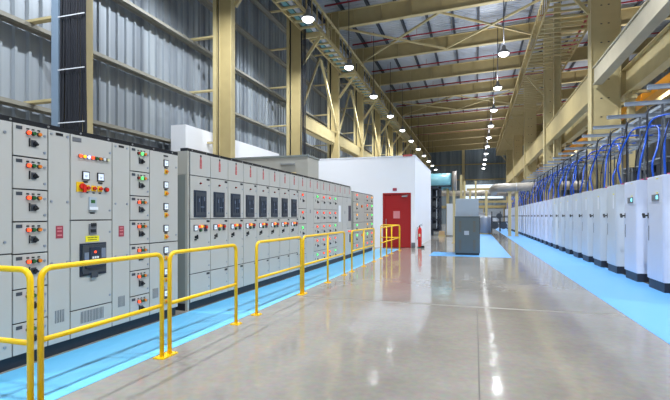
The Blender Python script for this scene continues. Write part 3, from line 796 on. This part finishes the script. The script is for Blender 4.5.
# --- row 3
Y3 = 16.42; W3 = 0.87; H3 = 2.47
for i in range(4):
    u = thing('control_cabinet', ORD[i]+' grey cabinet of the far row beside the white room, counted from the near end', 'electrical cabinet', (ROW1+0.02, Y3+W3*i, 0), 0, 'far row control cabinets')
    cabinet_body(u, W3, H3, 0.6, m='panel_beige')
    zs = [0.13, 0.5, 0.9, 1.3, 1.7, 2.1, H3] if i != 1 else [0.13, 1.3, H3]
    for r, (z0, z1) in enumerate(zip(zs, zs[1:])):
        dd = door(u, W3, z1-z0, z0, 0, W3, 'drawer_front' if i != 1 else 'door', 'panel_beige')
        if i == 1:
            MB().box(0, -0.10, -0.05, 0.03, 0.10, 0.05).build('orange_label', M['amber_off'], dd, (XF, 0, (z1-z0)*0.55))
        else:
            ind(dd, ['green_on', 'red_on', 'amber_on'][(i*5+r*3) % 7 % 3] if r else 'red_on', (XF, 0.05, z1-z0-0.10), 1.6)
            put('rot', b_rot, dd, (XF, 0.08, z1-z0-0.26), 'rotary_switch')
s = MB(); s.box(-4.6, Y3, H3, -4.45, Y3+W3*4, H3+0.03)
tag(s.build('top_channel', M['dark']), 'dark channel along the top of the far row of control cabinets', 'channel')

# beige enclosure behind row 2
u = thing('beige_enclosure', 'tall beige-grey steel enclosure standing behind the breaker panel row', 'enclosure', (-5.15, 13.5, 0))
s = MB(); s.box(-2.75, 0, 0, 0, 1.05, 3.47, 0, bev=0.012); s.build('housing', M['panel_beige'], u)
s = MB(); s.box(-2.77, -0.02, 3.47, 0.03, 1.07, 3.53); s.build('roof_plate', M['panel_shade'], u)
s = MB(); s.box(-0.95, -0.05, 3.22, -0.45, 0, 3.27); s.box(-0.93, -0.03, 3.24, -0.91, 0, 3.30); s.build('handle', M['metal'], u)
MB().box(-0.72, -0.012, 2.75, -0.4, 0, 2.98).build('pale_hatch', mat('pale_yellow_hatch', (0.75, 0.62, 0.35), 0.5), u)
# white partition along the wall and the white room
s = MB(); s.box(-10.15, 13.2, 0, -9.55, 20.9, 4.72)
tag(s.build('white_partition', M['wallwhite']), 'plain white boxed partition behind the columns on the left wall', 'partition')

r = thing('white_room', 'white walled room with a red door at the end of the switchgear', 'room', (0, 0, 0))
x0, x1, y0, y1, zt = -8.15, -2.78, 21.8, 30.0, 4.45
s = MB()
s.box(x0, y0, 0, -4.35, y0+0.15, zt); s.box(-2.97, y0, 0, x1, y0+0.15, zt); s.box(-4.35, y0, 2.68, -2.97, y0+0.15, zt)
s.box(x0, y1-0.15, 0, x1, y1, zt); s.box(x0, y0+0.15, 0, x0+0.15, y1-0.15, zt); s.box(x1-0.15, y0+0.15, 0, x1, y1-0.15, zt)
s.build('room_walls', M['wallwhite'], r)
MB().box(x0-0.02, y0-0.02, zt, x1+0.02, y1+0.02, zt+0.05).build('room_roof', M['wallwhite'], r)
MB().box(-3.35, y0-0.035, zt-0.0, -2.9, y0-0.02, zt+0.09).build('red_roof_marker', M['pinkred'], r)
s = MB(); s.box(-4.35, y0-0.02, 0, -4.28, y0+0.1, 2.68); s.box(-3.04, y0-0.02, 0, -2.97, y0+0.1, 2.68); s.box(-4.28, y0-0.02, 2.61, -3.04, y0+0.1, 2.68)
s.build('door_frame', M['door_red'], r)
d = MB().box(-0.62, 0, 0, 0.62, 0.05, 2.59, bev=0.004).build('red_door', M['door_red'], r, (-3.66, y0+0.005, 0.01))
MB().box(-0.15, -0.008, -0.18, 0.17, 0, 0.18).build('pink_notice', M['pink'], d, (-0.02, 0, 1.60))
s = MB(); s.tube(smooth_path([(0, 0, -0.14), (0, -0.05, -0.12), (0, -0.05, 0.12), (0, 0, 0.14)]), 0.013, 8); s.build('handle', M['metal'], d, (-0.52, 0, 1.25))
s = MB(); s.box(-0.13, -0.07, -0.03, 0.13, 0, 0.03); s.obox((-0.1, -0.08, 0.02), (0.2, -0.10, 0.06), 0.02, 0.02); s.build('door_closer', M['metal'], d, (0.38, 0, 2.5))
MB().box(-3.86, y0-0.015, 2.78, -3.66, y0, 2.92).build('door_sign', M['maroon'], r)
MB().box(-2.97+0.02, y0-0.02, 0, x1+0.015, y0+0.02, 0.26).build('grey_kick_plate', M['display_grey'], r)
# fire extinguisher
e = thing('fire_extinguisher', 'tall red fire extinguisher standing by the white room corner', 'fire extinguisher', (-2.58, 22.1, 0))
MB().lathe([(0.08, 0.04), (0.095, 0.06), (0.095, 0.85), (0.08, 0.93), (0.04, 0.98), (0.03, 1.02)], 18).build('cylinder', M['ext_red'], e)
s = MB(); s.box(-0.025, -0.03, 1.01, 0.025, 0.03, 1.08); s.obox((-0.02, 0, 1.10), (0.14, 0, 1.16), 0.03, 0.015); s.obox((-0.02, 0, 1.08), (0.13, 0, 1.08), 0.03, 0.015); s.build('valve_head', M['black'], e)
MB().tube(smooth_path([(0.02, 0, 1.05), (-0.1, -0.04, 0.98), (-0.13, -0.05, 0.75), (-0.115, -0.05, 0.4)]), 0.013, 8).build('hose', M['black'], e)
MB().box(-0.04, -0.1, 0.55, 0.04, -0.093, 0.68).build('label_plate', M['cream'], e)
s = MB(); s.box(0.05, -0.06, 0, 0.22, 0.06, 0.10); s.box(-0.1, -0.09, 0, 0.1, 0.09, 0.04); s.build('foot', M['black'], e)

# ------------------------------------------------------------------ yellow barriers
RX = -3.27; RR = 0.024
def rail_section(p0, p1, label, mid=[]):
    """hoop from p0 to p1 with midrail, extra posts at fractions"""
    g = thing('guard_rail', label, 'railing', (*p0, 0), 0, 'yellow guard rails')
    d = Vector((p1[0]-p0[0], p1[1]-p0[1], 0)); L = d.length; n = d.normalized(); H = 1.135; R = 0.09
    P = lambda t, z: n*t+Vector((0, 0, z))
    pts = [P(0, 0.0), P(0, H-R)] + [P(R-R*math.cos(a), H-R+R*math.sin(a)) for a in (0.39, 0.79, 1.18, 1.57)]
    pts += [P(L-R+R*math.sin(a), H-R+R*math.cos(a)) for a in (0, 0.39, 0.79, 1.18, 1.57)] + [P(L, 0.0)]
    MB().tube(pts, RR, 12).build('hoop', M['rail'], g)
    MB().tube([P(0.0, 0.57), P(L, 0.57)], RR*0.9, 12).build('mid_rail', M['rail'], g)
    for t in mid: MB().tube([P(t, 0), P(t, H-0.01)], RR, 12).build('post', M['rail'], g)
    for t in [0, L]+list(mid):
        c = P(t, 0)
        s = MB(); s.box(c.x-0.065, c.y-0.065, 0, c.x+0.065, c.y+0.065, 0.012)
        for a, b_ in ((-1,-1),(1,-1),(1,1),(-1,1)): s.cyl((c.x+a*0.045, c.y+b_*0.045, 0.012), (c.x+a*0.045, c.y+b_*0.045, 0.022), 0.009, 6)
        s.build('foot_plate', M['rail'], g)
rail_section((-4.25, 2.585), (RX, 2.585), 'yellow guard rail turning in towards the cabinets at the left edge')
rail_section((RX, 2.67), (RX, 4.10), 'yellow guard rail hoop in front of the nearest switchgear drawers')
rail_section((RX, 4.23), (RX, 5.69), 'yellow guard rail hoop in front of the gap between the first two switchgear rows')
rail_section((RX, 6.32), (RX, 8.20), 'long yellow guard rail hoop before the breaker panels')
rail_section((RX, 8.32), (RX, 11.25), 'yellow guard rail with a middle post before the drawer cabinets', [1.55])
rail_section((RX, 12.0), (RX, 14.85), 'yellow guard rail with a middle post before the last middle-row cabinets', [1.4])
rail_section((RX, 16.0), (RX, 20.15), 'yellow guard rail near the red door with two middle posts', [1.1, 2.2])
rail_section((-4.15, 20.3), (RX, 20.3), 'yellow end rail crossing in front of the red door')

# ------------------------------------------------------------------ drive cabinets on the right
def drive(mname):
    u = thing('drive_cabinet', '', 'electrical cabinet', (0,0,0), PI, 'drive cabinets')
    # local +X faces the hall after the half-turn; origin at the front foot, far edge at local y=0 .. near edge local y=0.85
    W, D, H = 0.86, 0.62, 2.39
    s = MB(); s.box(-D, 0, 0.2, 0, W, H, 0, bev=0.008); s.build('body', M[mname], u)
    MB().box(-D+0.01, 0.01, 0, -0.012, W-0.01, 0.2).build('plinth', M['plinth'], u)
    d = MB().box(0, 0.012, 0.215, 0.02, W-0.012, H-0.015, bev=0.004).build('door', M[mname], u)
    s = MB(); s.box(0.02, 0, -0.06, 0.03, 0.04, 0.06); s.cyl((0.03, 0.02, 0.0), (0.10, 0.02, 0.0), 0.02, 10); s.obox((0.105, -0.015, 0.04), (0.105, 0.05, -0.04), 0.045, 0.04)
    s.build('handle', M['black'], d, (0, 0.05, 1.56))
    MB().box(0.02, -0.015, -0.16, 0.024, 0.015, 0.16).build('door_strip', M['tray_dark'], d, (0, 0.10, 1.18))
    for i in range(2): MB().cyl((-0.3, 0.25+0.36*i, H), (-0.3, 0.25+0.36*i, H+0.07), 0.035, 12).build('cable_gland', M['magenta'], u)
    return u
dp = {n: drive(n) for n in ('drive', 'drive_grey')}
used = set()
ND = 32
def hmi(u):
    s = MB(); s.box(0.02, 0.30, 1.86, 0.035, 0.66, 2.0, 0, bev=0.003); s.build('control_panel', M['display_grey'], u)
    MB().box(0.035, 0.55, 1.90, 0.038, 0.64, 1.97).build('display', M['screen_cyan'], u)
    MB().box(0.02, 0.50, 2.02, 0.023, 0.62, 2.04).build('yellow_label', M['yellow_sign'], u)
    MB().box(0.02, 0.50, 2.32, 0.023, 0.62, 2.335).build('yellow_label', M['yellow_sign'], u)
PIT = 1.575
for i in range(-1, ND):
    n = 'drive' if (i < 2 or i > 8) else 'drive_grey'
    if n in used: u = copy_tree(dp[n])
    else: u = dp[n]; used.add(n)
    yf = 11.40+PIT*i      # far edge of the front
    u.location = (3.62, yf, 0)
    if i == -1: u['label'] = 'pale lavender drive cabinet nearest the camera, cut off by the right edge'
    elif i == 0: u['label'] = 'pale lavender drive cabinet with a grey control panel, nearest fully seen at right'
    elif i == 1: u['label'] = 'pale lavender drive cabinet with a small grey control panel, second from the right edge'
    elif i == 2: u['label'] = 'pale grey drive cabinet with a white strip and yellow sticker on its door'
    else: u['label'] = ('pale grey' if n == 'drive_grey' else 'pale lavender')+' drive cabinet, '+ORD[i]+' in the long right-hand row from the near end'
    if i in (0, 1): hmi(u)
    if i == 2:
        MB().box(0.02, 0.60, 1.75, 0.024, 0.70, 2.12).build('white_strip', M['white'], u)
        MB().box(0.02, 0.60, 2.13, 0.024, 0.70, 2.16).build('yellow_label', M['yellow_sign'], u)
# tray support frames, one per cabinet
def rack():
    c = thing('tray_support', '', 'cable tray support', (0,0,0), 0, 'cable tray supports over the drive cabinets')
    s = MB(); s.box(0, -0.035, -0.045, 1.6, 0.035, 0.045); s.box(0, -0.07, 0.04, 1.6, 0.07, 0.045)
    s.build('top_arm', M['tray'], c, (0, 0, 4.38))
    MB().box(0.35, -0.025, -0.025, 1.55, 0.025, 0.025).build('lower_arm', M['tray'], c, (0, 0, 3.72))
    s = MB(); s.box(0.80, -0.03, 0.0, 0.84, 0.03, 4.34); s.build('post', M['tray_dark'], c)
    s = MB(); s.box(1.40, -0.03, 0.0, 1.44, 0.03, 4.34); s.build('rear_post', M['tray_dark'], c)
    return c
rk = rack()
def cable(name, pts, r, m, label, grp): return tag(MB().tube(smooth_path(pts, 7), r, 7).build(name, M[m]), label, 'cable', grp)
for i in range(-1, ND):
    if i == 16: continue
    c = rk if i == -1 else copy_tree(rk)
    yy = 11.40+PIT*i+0.06+(0.42 if i == 15 else 0)
    c.location = (3.62, yy, 0)
    where = 'the cabinet at the right edge' if i == -1 else 'the '+ORD[i]+' drive cabinet'
    c['label'] = 'galvanised cross-arm frame carrying cable trays over '+where
    rn = random.Random(i+50)
    # skip cables for the very far ones hidden by distance
    yc = 11.46+PIT*i-0.425
    w = lambda a: rn.uniform(-a, a)
    cable('blue_cable', [(3.85+w(.05), yc+0.12, 2.44), (3.84+w(.04), yc+0.05+w(.1), 2.9), (3.95+w(.08), yc+0.25+w(.1), 3.35), (4.1, yc+0.30+w(.1), 3.75), (4.25, yy-0.15, 3.98), (4.62, yy-0.3, 4.02), (5.2, yy-0.35, 4.0)], 0.024, 'blue_cable', 'front blue cable looping up to the trays from '+where, 'front blue cables')
    if i % 2: cable('blue_cable', [(4.0+w(.05), yc-0.22, 2.44), (4.02, yc-0.22, 2.8), (4.2+w(.1), yc-0.05, 3.2), (4.3, yc+0.2, 3.6), (4.35, yy+0.15, 3.83), (4.35, yy+0.9, 3.85)], 0.024, 'blue_cable', 'blue cable rising behind the first from '+where, 'rear blue cables')
    if i < 22:
        cable('black_cable', [(4.08, yc+0.3, 2.36), (4.08, yc+0.3, 3.0), (4.06+w(.03), yc+0.32, 3.6), (4.1, yc+0.32, 4.15), (4.3, yc+0.32, 4.30)], 0.020, 'black_cable', 'black cable dropping from the trays to '+where, 'black cables over the drive cabinets')
        cable('black_cable', [(3.74, yc+0.02, 2.40), (3.76, yc+0.02, 3.0), (3.98+w(.05), yc+0.1, 3.7), (4.06, yc+0.2, 4.25)], 0.014, 'black_cable', 'thin black cable leaning from the trays to '+where, 'thin black cables over the drive cabinets')
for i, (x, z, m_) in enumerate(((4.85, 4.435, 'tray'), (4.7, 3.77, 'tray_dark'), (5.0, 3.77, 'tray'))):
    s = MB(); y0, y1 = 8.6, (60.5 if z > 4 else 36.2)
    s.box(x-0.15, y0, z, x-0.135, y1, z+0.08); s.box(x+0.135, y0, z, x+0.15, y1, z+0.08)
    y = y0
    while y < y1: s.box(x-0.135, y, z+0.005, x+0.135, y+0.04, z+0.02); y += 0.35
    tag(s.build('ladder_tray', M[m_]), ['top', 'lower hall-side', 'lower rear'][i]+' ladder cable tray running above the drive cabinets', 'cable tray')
# dull equipment racks in the bay behind
for i in range(7):
    g = thing('equipment_rack', ORD[i]+' dark equipment rack in the bay behind the drive cabinets', 'rack', (6.6, 8.4+i*3.6, 0), 0, 'equipment racks behind the drive cabinets')
    s = MB()
    for x in (0, 0.9):
        for y in (0, 2.6): s.box(x, y, 0, x+0.06, y+0.06, 3.9)
    s.build('frame', M['tray_dark'], g)
    s = MB()
    for z in (0.5, 1.3, 2.1, 2.9, 3.7): s.box(0, 0, z, 0.96, 2.66, z+0.05)
    s.build('shelf', M['tray'], g)
    s = MB(); rn = random.Random(i)
    for z in (2.15, 2.95):
        y = 0.15
        while y < 2.3:
            w_ = rn.uniform(0.25, 0.6); h_ = rn.uniform(0.3, 0.65); s.box(0.12, y, z, 0.8, y+w_, z+h_, rn.choice((0, 1, 2))); y += w_+0.08
    s.build('modules', [M['dark'], M['display_grey'], M['navy']], g)

# ------------------------------------------------------------------ centre cabinets
c = thing('slate_cabinet', 'dark slate grey floor cabinet standing alone on the blue crossing', 'cabinet', (-0.77, 18.45, 0))
MB().box(0.0, 0, 0.08, 0.95, 0.7, 1.50, bev=0.008).build('body', M['console'], c)
MB().box(0.02, 0.02, 0, 0.93, 0.68, 0.08).build('plinth', M['black'], c)
MB().box(-0.015, -0.015, 1.50, 0.965, 0.715, 1.54).build('top_plate', M['console'], c)
for xx in (0.20, 0.74):
    for zz in (0.18, 0.92):
        s = MB()
        for q in range(9): s.box(xx-0.05, -0.006, zz+q*0.05, xx+0.05, 0, zz+q*0.05+0.025)
        s.build('vent_grille', M['bronze'], c)
MB().box(0.36, -0.008, 0.80, 0.54, 0, 0.96).build('badge', M['tray'], c)
s = MB(); s.box(0.935, -0.012, 0.1, 0.95, 0.0, 1.48); s.box(0.0, -0.012, 0.1, 0.015, 0.0, 1.48); s.build('door_edge', M['black'], c)
c = thing('light_cabinet', 'taller pale blue-grey cabinet standing right behind the dark slate cabinet', 'cabinet', (-0.79, 19.3, 0))
MB().box(0.02, 0, 0, 0.93, 0.6, 2.27, bev=0.008).build('body', M['console_top'], c)
s = MB(); s.box(0.05, -0.015, 0.1, 0.90, 0, 2.22, bev=0.004); s.build('door', M['console_top'], c)

# ------------------------------------------------------------------ far end
# big insulated pipe crossing, on yellow posts
p = thing('insulated_pipe', 'thick beige insulated pipe crossing above the far drive cabinets', 'pipe', (0, 37.0, 3.75))
MB().tube(smooth_path([(1.6, 6.0, -0.05), (1.45, 2.2, -0.05), (1.6, 0.5, 0), (2.3, 0.02, 0), (3.2, 0, 0.02), (5, 0, 0.05), (8, 0, 0.1), (12, 0, 0.15)], 6), 0.33, 18).build('jacket', M['duct'], p)
s = MB()
for x in (3.0, 5.2, 7.4, 9.6): s.cyl((x, 0, 0.02), (x+0.06, 0, 0.02), 0.35, 18)
s.build('band', M['metal'], p)
for i, x in enumerate((2.55, 3.05)):
    s = MB(); s.box(x-0.11, 36.9, 0, x+0.11, 37.1, 3.42); s.box(x-0.16, 36.8, 3.38, x+0.16, 37.2, 3.42); s.box(x-0.16, 36.85, 0, x+0.16, 37.15, 0.03)
    tag(s.build('pipe_post', M['steel_hi']), ('left' if i == 0 else 'right')+' one of the two beige posts holding up the insulated pipe', 'post', 'posts under the insulated pipe')
# slimmer pipe across further back
s = MB(); s.tube([(-6.5, 50, 4.05), (4.5, 50, 3.9)], 0.30, 16); s.cyl((-2.2, 50, 3.99), (-2.1, 50, 3.99), 0.34, 16); s.cyl((0.6, 50, 3.95), (0.7, 50, 3.95), 0.34, 16)
tag(s.build('overhead_pipe', M['duct']), 'long pale pipe crossing the far end of the hall behind the posts', 'pipe')
s = MB(); s.box(-1.0, 52, 3.0, 4.2, 52.2, 3.25)
tag(s.build('gantry_beam', M['steel']), 'low beige beam across the far end under the long pale pipe', 'beam')
s = MB(); s.box(-1.0, 58, 4.7, 5.2, 58.2, 5.0)
tag(s.build('gantry_beam', M['steel']), 'higher beige beam at the far end below the bright wall strip', 'beam')
# assorted beige posts around the middle
for i, (x, y, z, w_, lab) in enumerate(((-1.15, 26.5, 3.0, 0.14, 'short beige post just left of the pale blue-grey cabinet'),
                                ((-1.21), 42.0, 5.26, 0.20, 'tall beige post beside the cyan tank'),
                                ((-0.92), 43.0, 4.8, 0.16, 'beige post right of the tallest post by the cyan tank'),
                                (-0.35, 34.0, 3.4, 0.16, 'low beige post above the pale cabinet, left of centre'),
                                (0.05, 42.0, 4.7, 0.16, 'beige post standing in line with the right of the pale cabinet'),
                                (-2.2, 91.4, 15.2, 0.5, 'very tall slender beige column reaching the roof at the far end'),
                                (1.0, 44.0, 3.9, 0.22, 'beige post at the far end left of the pipe elbow'))):
    s = MB(); s.box(x-w_/2, y-w_/2, 0, x+w_/2, y+w_/2, z); s.box(x-w_/2-0.06, y-w_/2-0.06, 0, x+w_/2+0.06, y+w_/2+0.06, 0.03)
    tag(s.build('steel_post', M['steel_hi']), lab, 'post')
# cyan tank on dark machine
t = thing('cyan_tank', 'big cyan horizontal tank raised behind the white room', 'tank', (-3.3, 39, 0))
MB().tube([(-2.6, 0, 4.45), (1.45, 0, 4.45)], 0.72, 28).build('shell', M['tank'], t)
s = MB(); s.cyl((1.45, 0, 4.45), (1.80, 0, 4.45), 0.88, 28); s.build('end_flange', M['duct'], t)
s = MB(); s.box(-2.6, -0.78, 3.98, 1.40, -0.70, 4.10); s.build('dark_band', M['navy'], t)
s = MB()
for x in (-2.2, -0.6, 1.0): s.box(x, -0.45, 2.4, x+0.2, 0.45, 3.85); s.box(x, -0.45, 0, x+0.2, -0.25, 2.3); s.box(x, 0.25, 0, x+0.2, 0.45, 2.3)
s.box(-2.6, -0.5, 2.2, 1.4, 0.5, 2.4)
s.build('saddle', M['steel'], t)
m_ = thing('machine_frame', 'dark open machine frame with coils standing under the cyan tank', 'machine', (-3.1, 36.5, 0))
s = MB()
for x in (-0.9, -0.3, 0.35):
    for y in (0, 0.8): s.box(x, y, 0.0, x+0.14, y+0.14, 3.9)
for z in (0.3, 1.2, 2.1, 3.0, 3.75): s.box(-0.9, 0, z, 0.49, 0.94, z+0.12)
s.box(-0.9, 0.88, 0.3, 0.49, 0.92, 3.8)
s.build('frame', M['navy'], m_)
for q, (x, z) in enumerate(((-0.55, 0.75), (0.05, 0.75), (-0.55, 1.65), (0.05, 1.65), (-0.55, 2.55), (0.05, 2.55))):
    MB().cyl((x, 0.1, z), (x, 0.8, z), 0.24, 16).build('coil', M['dark'], m_)
s = MB(); s.box(-0.75, 0.02, 0.55, -0.6, 0.06, 3.6, 0); s.box(0.15, 0.02, 0.55, 0.2, 0.06, 3.6, 0); s.build('light_strip', M['tray'], m_)
s = MB(); s.box(0, 0, 0.12, 0.4, 0.4, 0.42, bev=0.01); 
tag(s.build('carton', M['cardboard'], None, (-2.6, 34.5, 0)), 'brown carton on the floor beside the dark machine frame', 'box')
s = MB(); s.box(-0.05, -0.05, 0, 0.45, 0.45, 0.12)
tag(s.build('pallet', M['steel'], None, (-2.6, 34.5, 0)), 'small pallet under the brown carton beside the dark machine', 'pallet')
g = thing('white_locker', 'pair of pale lockers between the dark machine and the slate cabinet', 'locker', (-2.1, 35.6, 0))
MB().box(0, 0, 0.05, 1.0, 0.6, 2.5, bev=0.01).build('body', M['drive_grey'], g)
for q in range(2): MB().box(0.02+q*0.49, -0.02, 0.1, 0.49+q*0.49, 0, 2.45, bev=0.004).build('door', M['drive_grey'], g)
# drum and clutter right of the slate cabinet
g = thing('wrapped_drum', 'pale grey wrapped drum on the blue path behind the slate cabinet', 'drum', (0.85, 40.6, 0))
MB().lathe([(0.42, 0.08), (0.46, 0.12), (0.46, 1.35), (0.40, 1.45), (0.18, 1.5)], 24).build('drum', M['drum'], g)
MB().box(-0.48, -0.48, 0, 0.48, 0.48, 0.08).build('pallet', M['steel'], g)
s = MB(); s.lathe([(0.09, 0), (0.12, 0.03), (0.12, 0.9), (0.07, 1.0)], 14)
tag(s.build('red_cylinder', M['ext_red'], None, (0.1, 31.0, 1.12)), 'small red cylinder on a stand just right of the pale cabinet', 'cylinder')
MB_ = MB(); MB_.box(-0.15, -0.15, 0, 0.15, 0.15, 1.12)
tag(MB_.build('stand', M['navy'], None, (0.1, 31.0, 0)), 'dark stand carrying the small red cylinder', 'stand')
g = thing('winding_machine', 'dark wheeled machine at the far end between the blue paths', 'machine', (1.55, 47.5, 0))
s = MB()
for x in (0, 0.8, 1.6): s.box(x, 0, 0, x+0.1, 0.1, 2.0); s.box(x, 0.9, 0, x+0.1, 1.0, 1.5)
s.box(0, 0, 0.9, 1.7, 1.0, 1.0); s.box(0, 0.3, 1.4, 1.7, 0.5, 1.5)
s.build('frame', M['navy'], g)
for x, z in ((0.35, 0.6), (1.15, 0.6), (0.75, 1.55)):
    s = MB(); s.cyl((x, -0.05, z), (x, 0.15, z), 0.36 if z < 1 else 0.28, 20); s.cyl((x, -0.10, z), (x, -0.05, z), 0.1, 12); s.build('wheel', M['dark'], g)
s = MB(); s.box(0.2, 0.2, 1.0, 0.7, 0.7, 1.35); s.build('white_box', M['white'], g)
s = MB(); s.box(-0.3, 0.2, 0, -0.1, 0.4, 1.0); s.build('yellow_guard', M['rail'], g)
g = thing('white_bench', 'white covered bench at the far end beyond the pale drum', 'bench', (-0.1, 53, 0))
MB().box(0, 0, 1.0, 1.9, 0.9, 1.9, bev=0.02).build('cover', M['white'], g)
s = MB()
for x in (0.05, 1.75): s.box(x, 0.1, 0, x+0.1, 0.8, 1.0)
s.build('legs', M['navy'], g)
# beige roller doors at the far wall
for i, x in enumerate((-1.5, 2.2)):
    g = thing('roller_shutter', ('left' if i == 0 else 'right')+' pale roller shutter at the foot of the far wall', 'shutter', (x, YB-0.45, 0), 0, 'far wall shutters')
    s = MB()
    for q in range(12): s.box(0, 0.04, q*0.25, 3.0, 0.10, q*0.25+0.235)
    s.build('curtain', M['tray'], g)
    s = MB(); s.box(-0.15, 0, 0, 0, 0.2, 3.1); s.box(3.0, 0, 0, 3.15, 0.2, 3.1); s.box(-0.15, 0, 3.1, 3.15, 0.22, 3.35); s.build('frame', M['steel'], g)

# remove the loose prototypes, keep only the copies
for o in hidden: bpy.data.objects.remove(o, do_unlink=True)
for n, o in dp.items():
    if n not in used: bpy.data.objects.remove(o, do_unlink=True)

# ------------------------------------------------------------------ world, camera, colour
wd = bpy.data.worlds.new('world'); scene.world = wd; wd.use_nodes = True
bg = wd.node_tree.nodes['Background']; bg.inputs[0].default_value = (0.78, 0.88, 1.0, 1); bg.inputs[1].default_value = 1.3

cam = bpy.data.cameras.new('camera'); co = bpy.data.objects.new('camera', cam); COL.objects.link(co)
cam.sensor_width = 36; cam.lens = 447/670*36; cam.shift_y = 16/670; cam.clip_end = 300; cam.clip_start = 0.05
co.location = (0, 0, 1.55); co.rotation_euler = (PI/2, 0, math.radians(17.4))
scene.camera = co
vs = scene.view_settings; vs.view_transform = 'Standard'; vs.look = 'None'; vs.gamma = 1; vs.use_curve_mapping = False
vs.exposure = 0.3
